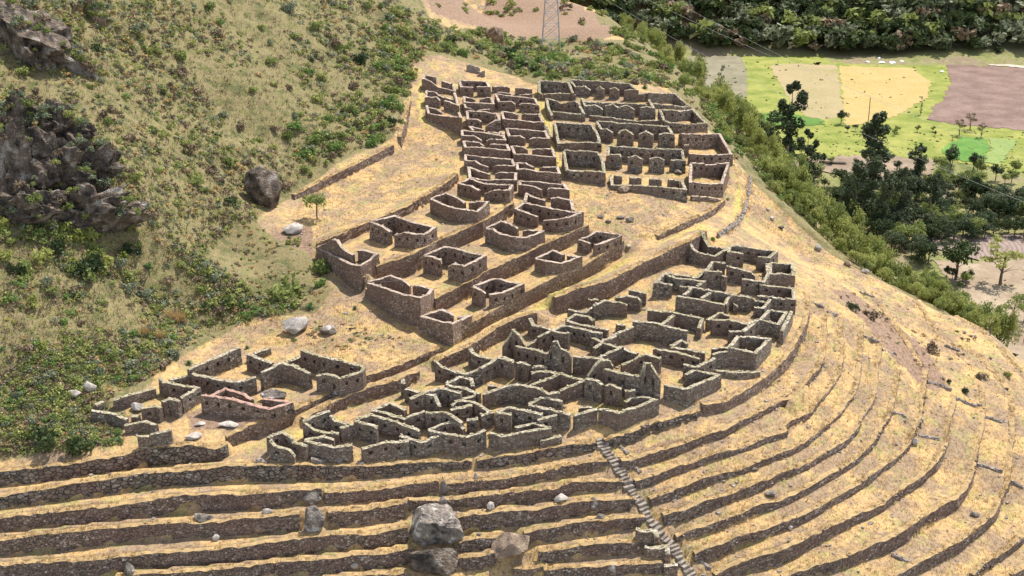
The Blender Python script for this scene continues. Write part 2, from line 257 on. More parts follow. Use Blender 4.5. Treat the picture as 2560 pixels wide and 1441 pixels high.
Hs('b',"second hall of the upper right quarter, with a double humped front pier",'lichen',0,"620,380,1.6 655,460,1.7 750,447,1.8 830,492,1.3","850,460,2 930,442,2.1 985,480,1.7 1070,452,2.1 1145,495,1.7","1195,480,1.9 1265,465,2 1340,478,2 1290,395,1.6","645,420,1.8 900,430,1.9 1270,445,1.8")
Hs('b',"low tumbled wall between the second and third halls",'lichen',0,"700,555,.8 800,565,.9 1000,590,.7 1200,612,.6 1300,605,.7 1430,605,.9")
Hs('b',"third hall of the upper right quarter, long niched back wall and two round topped piers",'lichen',1,"770,615,2.3 812,692,2 870,690,2 928,730,1.6","985,735,2 1010,705,2.3 1065,698,2.4 1135,745,1.9","1190,745,2 1260,715,2.4 1335,750,2","1390,745,1.9 1450,727,2.1 1530,737,2.2 1480,668,2.2","770,608,2.3 1100,638,2.3 1480,662,2.3")
Hs('b',"fourth hall of the upper right quarter, back wall with a ledge and boulders in front",'lichen',1,"885,868,2.2 882,950,2 1000,950,2.1 1012,975,1.8","1080,972,2.1 1160,957,2.4 1228,995,2","1295,985,2.1 1370,970,2.4 1445,998,2","1510,1005,1.8 1560,990,1.9 1642,1002,1.9 1620,902,2.3","885,862,2.2 1200,880,2.4 1620,896,2.4")
Hs('b',"lowest narrow hall of the upper right quarter with four little niched piers",'lichen',1,"905,1150,1 925,1250,.7 1250,1255,1.2 1655,1298,1.8 1620,1205,1","940,1158,1.1 1022,1165,1.1","1095,1175,1.1 1215,1180,1.1","1295,1190,1.1 1415,1197,1.1","1485,1200,1.2 1592,1208,1.2")
Hs('b',"uppermost end house on the ridge edge, right wall dropping to the front",'lichen',0,"1290,332,1.8 1545,335,1.8 1620,400,1.4 1690,470,.8 1500,455,.7 1335,438,.7","1180,340,1.2 1280,332,1.4")
Hs('b',"second end house on the ridge edge with a row of niches",'lichen',1,"1398,497,1.9 1560,498,1.9 1590,510,1.7 1730,498,1.9 1865,635,1.5 1680,645,1.5 1490,625,1.6 1440,600,1.6 1402,500,1.9")
Hs('b',"third end house on the ridge edge, largest, niched and open to the left",'cap',1,"1600,745,1.6 1640,740,2.2 1800,742,2.2 1820,760,1.9 1840,745,2.2 1995,738,2.3 2115,945,1.7 1900,950,1.5 1690,940,1.6","1640,850,1.8 1690,850,1.8")
Hs('b',"lowest end house on the ridge edge with pinkish interior and three crest notches",'cap',1,"1712,1032,2.1 1840,1035,2 1850,1050,1.7 1960,1050,1.8 1975,1035,2.1 2085,1032,2.3 2020,1232,2 1900,1240,1.7 1705,1220,1.8 1712,1037,2.1","1715,1360,.7 1850,1370,.6 2000,1395,.6")
Hs('e',"curved room at the top of the lower village under the green bush",'lichen',0,"600,240,2 665,325,1.7 740,355,1.6 900,380,1.6 1050,300,1.9","1045,295,1.9 940,280,1.2 830,268,1.2 780,190,1.8 740,80,2")
Hs('e',"uppermost wide doored house of the lower village",'lichen',1,"1240,352,1.8 1065,335,1.9 1075,270,1.7 1160,255,1.9 1400,300,2 1640,325,1.9 1545,405,1.9 1415,388,1.9")
Hs('e',"house with niched back wall below the uppermost wide doored house",'lichen',1,"985,578,2.1 795,562,2.2 870,455,2 1025,470,2","985,615,1.8 1045,640,1.7","1040,500,2 1180,540,1.9 1320,575,1.6 1382,625,1.2","1225,662,1.8 1350,672,1.8 1480,695,1.7 1545,600,1.5 1520,475,1.4")
Hs('e',"upper square room on the right edge of the lower village",'lichen',0,"1560,470,1.3 1700,475,1.3 1830,485,1.4 1845,615,1.7 1700,600,1.6 1560,590,1.6 1560,475,1.3")
Hs('e',"middle square room with three niches on the right edge of the lower village",'lichen',1,"1440,732,1.5 1640,750,1.5 1840,775,1.5 1850,905,1.8 1720,890,1.7 1585,880,1.6","1410,860,1.2 1500,865,1.3 1578,879,1.6")
Hs('e',"small niched house below the high speckled wall",'lichen',1,"390,730,1.6 195,695,1.8 290,600,1.7 430,650,1.7 765,685,1.6 685,750,1.4","300,590,1.2 460,615,1.2 690,635,1.3 780,540,1.7")
Hs('e',"long double room divided by short cross walls in the middle of the lower village",'lichen',0,"480,755,1 620,757,1.6 850,800,1.7 1100,850,1.8 1340,885,1.8","617,766,1.6 535,850,1.5","847,818,1.7 735,895,1.6","430,870,1.9 580,885,2 740,910,2 1020,972,1.8","1100,857,1.8 1050,900,1.5 1020,965,1.6","1120,950,1.2 1180,1000,.8","1345,889,1.4 1420,930,1 1520,930,.8")
Hs('e',"lower square room at the right edge with thick bright walls",'lichen',0,"1370,1000,1.2 1480,1010,1.3 1560,905,1.4","1560,1035,1.4 1750,1060,1.4 1665,1200,1.8 1560,1180,1.5 1440,1150,1.8 1555,1040,1.4","1820,1050,1.6 1700,1290,1.6")
Hs('e',"room with two dark niches left of the lower square room",'lichen',1,"810,1150,1.4 950,1065,1.4 1075,1110,1.2","865,1150,1.9 1060,1150,1.9 1285,1205,1.8 1420,1145,1.9 1240,1290,1.8","1070,1290,1.6 1230,1292,1.6")
Hs('g',"large blank walled hall with a slanting inner wall, centre of the lower village",'lichen',0,"490,100,1.6 780,132,1.7 1050,188,1.7 1015,285,1.4","782,140,1.5 640,250,1.5","335,215,2.2 600,235,2.2 700,275,2.2 900,315,1.9")
Hs('g',"low L shaped ruin below the blank walled hall",'lichen',0,"725,480,1 840,410,1 900,440,.9","725,487,1 900,508,1 1080,545,1.2")
Hs('g',"dark square room at the right corner of the lower village above the outer wall",'lichen',0,"1430,370,1.9 1600,380,1.9 1740,402,1.8 1600,540,2.1 1470,515,2 1330,490,2.2 1425,374,1.9","1150,500,1.2 1322,490,1.5","1155,560,1.7 1325,520,1.9")
Hs('g',"open niched house behind the right ruined gable",'lichen',1,"545,500,1.6 800,540,1.6 1025,605,1.5","360,600,1.6 470,555,1.9 625,608,1.8","860,665,1.6 990,690,1.6 1175,605,1.8")
Hs('g',"wedge shaped house at the lower right corner with blank outer walls",'lichen',0,"880,765,1.6 960,718,1.6 1120,748,1.5 1215,768,1.6 890,912,2 660,875,1.5","1190,720,.6 1400,745,.7 1640,740,.7")
Hs('f',"tall ruined hall with two pointed gables, the left one of the pair",'lichen',1,"430,795,2 640,830,2.4 825,880,2.6","270,800,1.6 330,720,2.4 400,595,3.4 470,660,3 540,780,1.8","795,930,2 850,830,3 880,735,4 930,740,4 970,820,3.3 1050,860,2.8 1100,920,2.2","220,930,2 290,925,2.2 405,965,2","440,1000,2 490,980,2 600,1025,1.9","625,1040,1.8 720,1030,1.7 800,1050,1.7")
Hs('f',"tall ruined hall with two pointed gables, the right one of the pair",'lichen',1,"1490,1070,2.4 1700,1115,2.6 1930,1160,2.8","1290,1160,1.6 1380,1030,2.6 1440,970,3 1540,960,2.6 1600,1030,2","1900,1210,2.2 1960,1080,3.6 1980,990,4.2 2040,990,4.2 2110,1090,3.6 2170,1200,2.6","1265,1180,2.2 1400,1205,2.3 1475,1265,2.1","1505,1270,2.2 1550,1250,2.3 1700,1305,2","1740,1330,1.8 1870,1320,1.8")
Hs('f',"room between the high back wall and the left gabled hall",'lichen',1,"690,690,1.6 860,605,2 1070,645,2","600,460,1.8 640,540,1.6 850,595,1.2","540,790,1 690,715,1.2")
Hs('f',"low triangular ruin right of the collapsed rubble slope",'lichen',0,"1040,480,1.1 1150,410,1.3 1300,440,1.2 1365,495,1","1040,492,1.1 1300,550,1.1 1540,600,1")
Hs('f',"niched house behind the left gabled hall, door facing front",'lichen',1,"870,598,1.9 1000,545,1.8 1240,590,1.8 1465,650,1.8","1350,700,1.6 1450,740,1.5 1630,660,1.6")
Hs('f',"angular ruin under the high speckled wall, left of the niched house",'lichen',0,"1060,355,1 1260,385,1 1350,330,1.3","1360,310,1.7 1500,250,1.9 1650,265,1.8 1770,300,1.5","1300,225,1.5 1420,240,1.2","1620,210,1.5 1790,190,1.8 1900,210,1.7 1935,260,1.3","1790,115,1.7 2000,150,1.6")
Hs('f',"house with a long slanting cross wall between the two gabled halls",'lichen',0,"1370,810,1.5 1470,755,1.5 1600,790,1.4 1890,880,1.6","1715,800,1.8 1440,925,1.8","1120,920,2 1290,930,2 1540,960,2.1","1640,530,1 1740,540,.8","1620,650,1.5 1840,560,1.8","1700,1010,1.3 1860,950,1.6")
Hs('h',"rounded room of the lower village right beside the grass path",'lichen',1,"940,235,2.3 1010,300,1.8 1150,345,1.3 1280,380,1.4 1450,330,1.7","1330,90,2 1380,160,1.7 1550,210,1.6","1450,322,1.9 1640,200,2.1 1720,205,2.2 1820,245,2")
Hs('h',"low flat topped ruin below the rounded room",'lichen',0,"1060,490,1.2 1210,410,1.2 1340,440,1.1 1360,520,.8","1060,502,1.2 1250,540,1.2 1440,600,1.3")
Hs('h',"narrow niched rooms left of the low flat topped ruin",'lichen',1,"570,440,2 580,500,1.6","600,545,1.5 760,580,1.4","650,660,1.8 830,590,2 1000,540,1.9 1230,600,1.8","832,597,2 930,620,1.8 990,750,1")
Hs('h',"horseshoe shaped house with a pale inner wall in the lower village",'lichen',1,"1115,660,1 1240,665,1 1390,620,1.2","1120,740,1 1180,690,1.3 1290,680,1.4 1400,710,1.5 1560,810,1.6 1450,850,1.5","1290,905,1.4 1420,885,1.5","1345,725,1.5 1110,790,1.5","830,820,1.8 1060,810,1.9 1240,930,1.7")
Hs('h',"diamond shaped ruin with two niches in its front wall",'lichen',1,"220,780,1 430,710,1.1 600,790,1","220,787,1.4 400,830,1.4 590,885,1.5 820,800,1.8")
Hs('h',"long house with four niches in its diagonal inner wall, left part of the lower village",'lichen',1,"30,898,1.8 210,840,1.8 500,920,1.8 760,1020,1.8","35,903,1.8 160,940,1.9 285,985,1.8")
Hs('h',"pointed house beside the narrow alley at the front of the lower village",'lichen',1,"860,1010,1.5 1090,920,1.4 1180,940,1.4 1260,1000,1.2","860,1017,1.8 1090,1060,1.9 1290,1090,2 1500,1020,1.8")
Hs('h',"front wall with a row of five dark windows near the terrace edge",'lichen',1,"110,1220,1.5 350,1160,1.6 640,1140,1.6","540,1080,1.3 780,1150,1.6 1000,1070,1.7")
Hs('k',"flat fronted ruin right of the narrow alley with rubble inside",'lichen',0,"350,840,1.4 480,880,1.7 1030,790,1.6 860,735,1 640,790,1","930,940,.7 1180,890,.7")
Hs('k',"niched house behind the flat fronted ruin",'lichen',1,"420,598,2 570,550,1.9 740,580,1.8 960,635,1.7","425,605,2 600,635,1.9","900,690,1.5 1130,640,1.7")
Hs('k',"long wavy blank wall in front of the left gabled hall",'lichen',0,"270,400,1.6 560,290,2 700,285,2.1 900,330,2 1030,395,1.8 1160,365,1.8","320,290,.9 430,300,.8")
Hs('k',"house with a slanting flat topped wall below the left gable",'lichen',0,"830,150,1.4 950,130,1.5 1160,160,1.5 1440,240,1.7 1310,290,1.6 1160,340,1.5","1155,168,1.5 800,300,1.5")
Hs('k',"short L shaped ruin below the long wavy wall",'lichen',0,"800,510,1.4 980,430,1.5 1190,480,1.4","800,522,1.6 1060,570,1.7 1280,630,1.7")
Hs('k',"house with an angled blank outer wall at the front right of the lower village",'lichen',0,"1330,640,1.7 1590,570,1.5","1380,550,.9 1540,550,.9","1620,570,1.5 1840,615,1.8 2270,460,1.7 2130,430,1.3 1990,440,1.2 1920,490,1.1")
Hs('j',"leftmost oval house of the lower village",'lichen',1,"130,600,1.8 170,570,1.7 280,545,1.7 380,610,1.6 400,660,1.3 540,690,1.6","150,625,1.8 200,690,1.5 360,740,1.3 410,800,1")
Hs('j',"house touching the grass path at the left end of the lower village",'lichen',1,"500,440,2 610,520,1.4 750,550,1.3 870,550,1.3","500,430,2 770,320,2.1","780,370,1.9 830,430,1.6 1000,460,1.6 880,500,1.5")
Hs('j',"low boat shaped ruin in front of the house touching the path",'lichen',0,"510,625,1.6 700,590,1.4 820,620,1.2","512,632,1.6 820,710,1.7 1010,680,1.7")
Hs('i',"large left house of the lower left compound with a row of niches",'lichen',1,"925,320,1.9 1360,130,2","1430,190,1.8 1640,270,1.7","960,355,1.7 1200,410,1.7 1320,430,1.7 1380,420,1.7 1500,380,1.9","1430,205,.8 1620,130,.8")
Hs('i',"middle V shaped wall of the lower left compound",'lichen',0,"1545,345,2.1 1705,265,2.2 1830,290,2.1 1960,350,1.9")
Hs('i',"large right house of the lower left compound with niched back wall",'lichen',1,"1890,155,2.2 2100,215,2.2 2420,298,2.2","2015,370,1.8 2100,355,2 2220,390,2 2400,340,2.1 2422,305,2.2","1890,200,1.2 1700,290,1")
Hs('i',"house with smooth pink capping in the lower left compound",'pink',1,"1040,540,1.9 1300,570,2 1620,655,2.2 1790,605,2.3 1720,590,1.2 1560,570,1.1","1120,540,1.2 1240,485,1.2 1400,530,1.2 1470,580,1.1")
Hs('i',"ruin with niches on the left of the reddish yard",'lichen',1,"680,390,1.8 720,425,1.7 1000,480,1.7 860,560,1.8","700,600,1.7 760,570,1.7 850,590,1.8","520,650,1.5 650,630,1.6 690,650,1.6","760,410,1.3 930,370,1.2")
Hs('i',"overgrown crumbled ruin at the far left end of the lower left compound",'lichen',0,"100,670,1.2 250,690,1.1 400,740,1","280,580,1 420,540,1.2 640,480,1","130,620,1 200,590,.9","440,710,.8 510,715,.8")
Hs('i',"three broken wall stumps at the lower left corner of the reddish yard",'lichen',0,"380,800,.9 560,760,1.1 650,790,1.4","490,890,1.7 590,890,1.7","600,870,1.5 780,835,1.6")
# free standing low rubble walls
Hs('q',"thin crumbling boundary wall on the bare slope below the ridge houses",'rubble',0,"635,210,.35 620,330,.4 605,420,.3 590,500,.45 520,620,.5 420,690,.55 340,740,.5")
Hs('z',"long straight low kerb wall between lane and third column, upper part",'rubble',0,"1352,300,.3 1380,345,.3")
Hs('a',"short dark rubble walls at the upper edge of the site under the scrub",'rubble',0,"800,60,1 960,90,1","940,120,1 1020,130,1")
Hs('j',"scattered low rubble line in front of the leftmost oval house",'rubble',0,"-10,830,.5 130,830,.5","580,830,.5 720,845,.5","830,830,.5 900,850,.5","1060,860,.6 1130,870,.6")
# ------------------------------------------------------------------ terracing of the relief
def world_ret(s):
    out=[]
    for u,vt,vb in rpts(s):
        vm=(vt+vb)/2; m=hit(u,vm,0,SG,60)
        D=m[1]*cP-m[2]*sP
        h=(vb-vt)/F*D/ (cP+sP*((H/2-vm)/F))      # vertical extent of the face
        out.append((m[0],m[1],m[2]-h/2,h))
    return np.array(out)
WRET=[(world_ret(s),l,k) for s,l,k in RET]
con=np.full(SG.shape,np.nan); pri=np.full(SG.shape,1e9)
def stamp(P0,P1,lowband,highband):
    x0,y0,z0,h0=P0; x1,y1,z1,h1=P1
    m=2.2; ix0=int(max(0,(min(x0,x1)-m-GX0)/GS)); ix1=int(min(len(gx)-1,(max(x0,x1)+m-GX0)/GS+1))
    iy0=int(max(0,(min(y0,y1)-m-GY0)/GS)); iy1=int(min(len(gy)-1,(max(y0,y1)+m-GY0)/GS+1))
    if ix1<=ix0 or iy1<=iy0: return
    X=GXX[iy0:iy1,ix0:ix1]; Y=GYY[iy0:iy1,ix0:ix1]
    L=math.hypot(x1-x0,y1-y0)
    if L<0.05: return
    tx,ty=(x1-x0)/L,(y1-y0)/L
    s=((X-x0)*tx+(Y-y0)*ty)/L; n=-(X-x0)*ty+(Y-y0)*tx
    on=(s>-0.4/L)&(s<1+0.4/L); sc=np.clip(s,0,1)
    lo=z0+(z1-z0)*sc; hi=lo+h0+(h1-h0)*sc
    c=con[iy0:iy1,ix0:ix1]; p=pri[iy0:iy1,ix0:ix1]; a=np.abs(n-0.2)
    ml=on&(n<lowband[1])&(n>lowband[0])&(a<p); c[ml]=lo[ml]; p[ml]=a[ml]
    mh=on&(n>highband[0])&(n<highband[1])&(a<p); c[mh]=hi[mh]; p[mh]=a[mh]
for Wp,l,k in WRET:
    for i in range(len(Wp)-1): stamp(Wp[i],Wp[i+1],(-0.75,0.02),(0.40,1.15))
STAIR=[(1497,1099),(1516,1130),(1531,1152),(1550,1180),(1566,1203),(1577,1227),(1595,1250),(1608,1272),(1625,1300),(1640,1320),(1658,1342),(1681,1365),(1695,1392),(1710,1415),(1725,1437),(1742,1462)]
SW=np.array([hit(u,v,0,SG,60) for u,v in STAIR])
for i in range(len(SW)-1):
    x0,y0,z0=SW[i]; x1,y1,z1=SW[i+1]; L=math.hypot(x1-x0,y1-y0); tx,ty=(x1-x0)/L,(y1-y0)/L
    s=((GXX-x0)*tx+(GYY-y0)*ty)/L; n=np.abs(-(GXX-x0)*ty+(GYY-y0)*tx)
    m=(s>-0.02)&(s<1.02)&(n<0.95); con[m]=(z0+(z1-z0)*np.clip(s,0,1))[m]-0.12
known=~np.isnan(con); d=np.where(known,con-SG,0.0); dk=d.copy()
for it in range(420):
    a=np.zeros_like(d)
    a[1:-1,1:-1]=(d[:-2,1:-1]+d[2:,1:-1]+d[1:-1,:-2]+d[1:-1,2:])/(4.0+0.012)
    d=np.where(known,dk,a)
nz=np.zeros_like(SG)
def vnoise(X,Y,sc,seed):
    r=np.random.RandomState(seed); n=int(700/sc)+4; g=r.rand(n,n)*2-1
    fx=(X+350)/sc%(n-2); fy=Y/sc%(n-2); ix=fx.astype(int); iy=fy.astype(int); ax=fx-ix; ay=fy-iy
    ax=ax*ax*(3-2*ax); ay=ay*ay*(3-2*ay)
    return (g[iy,ix]*(1-ax)+g[iy,ix+1]*ax)*(1-ay)+(g[iy+1,ix]*(1-ax)+g[iy+1,ix+1]*ax)*ay
# zones, in world space
def inpoly(X,Y,poly):
    m=np.zeros(X.shape,bool); n=len(poly); j=n-1
    for i in range(n):
        xi,yi=poly[i]; xj,yj=poly[j]
        c=((yi>Y)!=(yj>Y))&(X<(xj-xi)*(Y-yi)/(yj-yi+1e-12)+xi); m^=c; j=i
    return m
def wpoly(s,plane=None):
    out=[]
    for a in pts(s):
        if plane is None: p=hit(a[0],a[1],0,SG,60)
        else:
            r=ray(a[0],a[1]); p=r*(plane/r[2])
        out.append((p[0],p[1]))
    return out
SCRUB1=wpoly("-900,-60 -600,600 -500,1180 0,1150 300,1125 320,1010 380,950 460,900 600,800 790,780 830,710 800,640 700,600 640,560 700,500 745,480 860,405 985,355 1005,300 1020,230 1035,150 1090,120 1150,90 1060,10 1000,-60")
SCRUB2=wpoly("1035,150 1150,70 1200,75 1330,85 1530,100 1640,160 1700,228 1560,212 1420,205 1340,215 1290,190 1180,160 1100,140")
_in=[tuple(pt(*e)[:2]) for e in (list(PRE)+SIL[:7])]
FLANK=[(x-1.5,y-1) for x,y in _in]+[(x+60,y+25) for x,y in _in[::-1]]
SCRUB3=wpoly("1530,100 1600,112 1650,155 1700,222 1760,298 1740,300 1690,245 1640,205")
BARE=wpoly("1080,30 1530,88 1525,60 1400,0 1380,-40 1050,-40")
RED=wpoly("470,1040 520,1015 660,1060 640,1085 480,1090")
GREENS=[wpoly(s) for s in ("1335,230 1352,230 1415,440 1395,440","1110,868 1560,640 1600,655 1660,600 1760,555 1765,572 1600,650 1420,745 1240,815 1120,885","1045,200 1058,200 1062,300 1045,300","1500,1000 1640,950 1640,1000 1450,1060","740,1075 860,1020 870,1035 700,1110","1840,480 1862,440 1850,520 1825,560")]
BRN=[wpoly(s) for s in ("600,600 780,560 790,640 770,700 640,720 480,640","1560,1130 1700,1090 1720,1120 1600,1150","2070,720 2130,770 2230,900 2330,980 2370,960 2300,860 2200,775 2130,730")]
def zones(X,Y):
    sc=(inpoly(X,Y,SCRUB1)|inpoly(X,Y,SCRUB2)|inpoly(X,Y,SCRUB3)|inpoly(X,Y,FLANK)).astype(float)
    out=~((X>GX0)&(X<GX1)&(Y>GY0)&(Y<GY1)); far=(Y>255)
    sc=np.where((X<-84)&(Y<400),1.0,sc)
    g=np.zeros(X.shape)
    for q in GREENS: g=np.maximum(g,inpoly(X,Y,q)*1.0)
    b=np.zeros(X.shape)
    for q in BRN: b=np.maximum(b,inpoly(X,Y,q)*0.8)
    b=np.maximum(b,inpoly(X,Y,BARE)*1.0); b=np.maximum(b,inpoly(X,Y,RED)*1.0)
    return sc,g,b
def blur(a,n):
    for _ in range(n):
        p=np.pad(a,1,mode='edge'); a=(p[:-2,1:-1]+p[2:,1:-1]+p[1:-1,:-2]+p[1:-1,2:]+p[1:-1,1:-1])/5
    return a
ZS,ZGn,ZB=zones(GXX,GYY)
rough=np.where(known,0.0,1.0)
nz=rough*(vnoise(GXX,GYY,2.3,1)*0.10+vnoise(GXX,GYY,0.9,2)*0.05)+blur(ZS,4)*rough*(vnoise(GXX,GYY,7,3)*0.9+vnoise(GXX,GYY,3,4)*0.35)
ZG=SG+d+nz
ZS,ZGn,ZB=blur(ZS,3),blur(ZGn,2),blur(ZB,3)
# ------------------------------------------------------------------ materials
def new_mat(name,rough=0.95):
    m=bpy.data.materials.new(name); m.use_nodes=True; n=m.node_tree; b=n.nodes['Principled BSDF']; b.inputs['Roughness'].default_value=rough
    b.inputs['Specular IOR Level'].default_value=0.15
    return m,n,b
def N(n,t,**k):
    x=n.nodes.new(t)
    for a,v in k.items():
        if a in x.inputs: x.inputs[a].default_value=v
        else: setattr(x,a,v)
    return x
def ramp(n,fac,stops,interp='LINEAR'):
    r=n.nodes.new('ShaderNodeValToRGB'); e=r.color_ramp.elements; r.color_ramp.interpolation=interp
    while len(e)<len(stops): e.new(0.5)
    for i,(p,c) in enumerate(stops): e[i].position=p; e[i].color=(c[0],c[1],c[2],1)
    n.links.new(fac,r.inputs[0]); return r.outputs[0]
def mix(n,f,a,b,bt='MIX'):
    x=n.nodes.new('ShaderNodeMix'); x.data_type='RGBA'; x.blend_type=bt
    for s,v in ((0,f),(6,a),(7,b)):
        if isinstance(v,(int,float)): x.inputs[s].default_value=v
        elif isinstance(v,tuple): x.inputs[s].default_value=(v[0],v[1],v[2],1)
        else: n.links.new(v,x.inputs[s])
    return x.outputs[2]
def noise(n,vec,scale,detail=3,rough=0.55,dist=0):
    x=N(n,'ShaderNodeTexNoise',Scale=scale,Detail=detail,Roughness=rough,Distortion=dist); n.links.new(vec,x.inputs['Vector']); return x.outputs[0]
def wpos(n):
    g=n.nodes.new('ShaderNodeNewGeometry'); return g.outputs['Position']
def scl(n,v,s):
    x=n.nodes.new('ShaderNodeMapping'); x.inputs['Scale'].default_value=s; n.links.new(v,x.inputs[0]); return x.outputs[0]
def bump(n,b,h,dist,st=1.0):
    x=N(n,'ShaderNodeBump',Strength=st,Distance=dist); n.links.new(h,x.inputs['Height']); n.links.new(x.outputs[0],b.inputs['Normal'])
def mmath(n,op,a,b=None):
    x=n.nodes.new('ShaderNodeMath'); x.operation=op
    for i,v in enumerate((a,b)):
        if v is None: continue
        if isinstance(v,(int,float)): x.inputs[i].default_value=v
        else: n.links.new(v,x.inputs[i])
    return x.outputs[0]
def stone_mat(name,scale,cols,joint=(0.06,0.047,0.038),jw=0.09,bd=0.07,tint=None):
    m,n,b=new_mat(name); v=wpos(n); vs=scl(n,v,(1,1,1.5))
    vo=N(n,'ShaderNodeTexVoronoi',Scale=scale); vo.inputs['Randomness'].default_value=0.9; n.links.new(vs,vo.inputs['Vector'])
    ve=n.nodes.new('ShaderNodeTexVoronoi'); ve.feature='DISTANCE_TO_EDGE'; ve.inputs['Scale'].default_value=scale; ve.inputs['Randomness'].default_value=0.9; n.links.new(vs,ve.inputs['Vector'])
    sep=n.nodes.new('ShaderNodeSeparateColor'); n.links.new(vo.outputs['Color'],sep.inputs[0])
    c=ramp(n,sep.outputs[0],cols)
    big=noise(n,v,0.22,3); c=mix(n,mmath(n,'MULTIPLY',ramp(n,big,[(0.42,(0,0,0)),(0.62,(1,1,1))]),0.55),c,tint or (0.20,0.125,0.10),'MIX')
    fine=noise(n,v,9,3); c=mix(n,0.45,c,ramp(n,fine,[(0.3,(0.45,0.45,0.45)),(0.7,(1.5,1.5,1.5))]),'MULTIPLY')
    e=ramp(n,ve.outputs[0],[(0.0,(0,0,0)),(jw,(1,1,1))])
    c=mix(n,e,joint,c); n.links.new(c,b.inputs['Base Color'])
    hgt=mix(n,0.3,e,fine); bump(n,b,hgt,bd,1.0); return m
M={}
M['stone']=stone_mat('dry_stone',4.6,[(0.0,(0.17,0.12,0.088)),(0.45,(0.27,0.19,0.14)),(0.75,(0.345,0.245,0.18)),(0.9,(0.41,0.32,0.25)),(1.0,(0.54,0.46,0.38))])
M['stoneL']=stone_mat('old_grey_masonry',4.2,[(0.0,(0.135,0.11,0.085)),(0.45,(0.225,0.185,0.142)),(0.75,(0.285,0.235,0.18)),(0.9,(0.35,0.30,0.24)),(1.0,(0.48,0.43,0.37))],tint=(0.25,0.16,0.12))
M['bigstone']=stone_mat('boulder_masonry',1.9,[(0.0,(0.10,0.085,0.07)),(0.5,(0.18,0.15,0.12)),(0.85,(0.24,0.205,0.17)),(1.0,(0.33,0.29,0.25))],jw=0.07,bd=0.2)
M['terr']=stone_mat('terrace_masonry',3.5,[(0.0,(0.125,0.095,0.075)),(0.5,(0.225,0.165,0.128)),(0.85,(0.30,0.225,0.175)),(1.0,(0.46,0.39,0.33))],jw=0.08,bd=0.10,tint=(0.22,0.135,0.105))
def flat_mat(name,stops,sc=3.0,bd=0.05,det=4,sc2=14):
    m,n,b=new_mat(name); v=wpos(n); c=ramp(n,noise(n,v,sc,det),stops); f=noise(n,v,sc2,3)
    c=mix(n,0.5,c,ramp(n,f,[(0.3,(0.5,0.5,0.5)),(0.7,(1.4,1.4,1.4))]),'MULTIPLY'); n.links.new(c,b.inputs['Base Color']); bump(n,b,f,bd); return m
M['cap']=flat_mat('clay_capping',[(0.3,(0.27,0.20,0.15)),(0.5,(0.41,0.32,0.25)),(0.7,(0.50,0.41,0.33))],1.6)
M['stair']=flat_mat('worn_step_stone',[(0.35,(0.13,0.105,0.085)),(0.5,(0.23,0.19,0.155)),(0.65,(0.34,0.29,0.24))],2.2)
M['pink']=flat_mat('pink_capping',[(0.3,(0.33,0.20,0.155)),(0.7,(0.44,0.29,0.23))])
M['lichen']=stone_mat('lichen_stone',4.5,[(0.0,(0.24,0.21,0.12)),(0.3,(0.33,0.28,0.19)),(0.6,(0.42,0.36,0.27)),(0.9,(0.50,0.43,0.34)),(1,(0.62,0.56,0.48))],joint=(0.20,0.165,0.11),jw=0.06,bd=0.03,tint=(0.32,0.29,0.16))
M['unused']=flat_mat('unused_stone',[(0.34,(0.16,0.17,0.07)),(0.46,(0.33,0.30,0.20)),(0.58,(0.47,0.42,0.34)),(0.72,(0.24,0.21,0.18))],2.2)
M['rubble']=flat_mat('rubble_stone',[(0.3,(0.15,0.12,0.10)),(0.7,(0.38,0.32,0.27))],4)
M['grass']=flat_mat('dry_grass_turf',[(0.3,(0.25,0.175,0.095)),(0.5,(0.37,0.255,0.125)),(0.7,(0.46,0.315,0.15))],1.3,0.08)
M['rock']=flat_mat('grey_rock',[(0.36,(0.07,0.062,0.055)),(0.46,(0.20,0.17,0.145)),(0.58,(0.26,0.215,0.175)),(0.64,(0.48,0.45,0.42))],1.1,0.2,8,6)
M['palerock']=flat_mat('pale_rock',[(0.3,(0.25,0.215,0.185)),(0.55,(0.42,0.37,0.32)),(0.8,(0.62,0.57,0.52))],1.5,0.08,5,8)
M['brownrock']=flat_mat('brown_rock',[(0.34,(0.10,0.075,0.06)),(0.48,(0.25,0.175,0.125)),(0.62,(0.36,0.27,0.19)),(0.7,(0.44,0.37,0.29))],1.0,0.15,8,7)
M['darkrock']=flat_mat('dark_cliff_rock',[(0.36,(0.05,0.043,0.037)),(0.46,(0.12,0.095,0.075)),(0.56,(0.20,0.15,0.11)),(0.65,(0.34,0.31,0.27))],0.8,0.5,9,4.5)
# ground
m,n,b=new_mat('hill_ground'); M['ground']=m; v=wpos(n)
att=n.nodes.new('ShaderNodeAttribute'); att.attribute_name='zone'; sp=n.nodes.new('ShaderNodeSeparateColor'); n.links.new(att.outputs['Color'],sp.inputs[0])
n1=noise(n,v,0.35,5,0.6); n2=noise(n,v,2.2,4,0.65); n3=noise(n,scl(n,v,(1,0.45,1)),5.5,4,0.7,0.6)
c=ramp(n,n1,[(0.28,(0.30,0.21,0.135)),(0.42,(0.42,0.285,0.145)),(0.58,(0.51,0.345,0.16)),(0.74,(0.45,0.285,0.145))])
c=mix(n,mmath(n,'MULTIPLY',ramp(n,noise(n,v,0.24,6,0.65),[(0.44,(0,0,0)),(0.55,(1,1,1))]),0.8),c,(0.25,0.185,0.135))
c=mix(n,mmath(n,'MULTIPLY',ramp(n,noise(n,v,0.5,5,0.6),[(0.52,(0,0,0)),(0.62,(1,1,1))]),0.55),c,(0.30,0.285,0.105))
scr=ramp(n,noise(n,v,0.45,7,0.7),[(0.28,(0.08,0.085,0.035)),(0.42,(0.13,0.125,0.052)),(0.52,(0.215,0.17,0.088)),(0.62,(0.16,0.155,0.058)),(0.74,(0.235,0.17,0.105))])
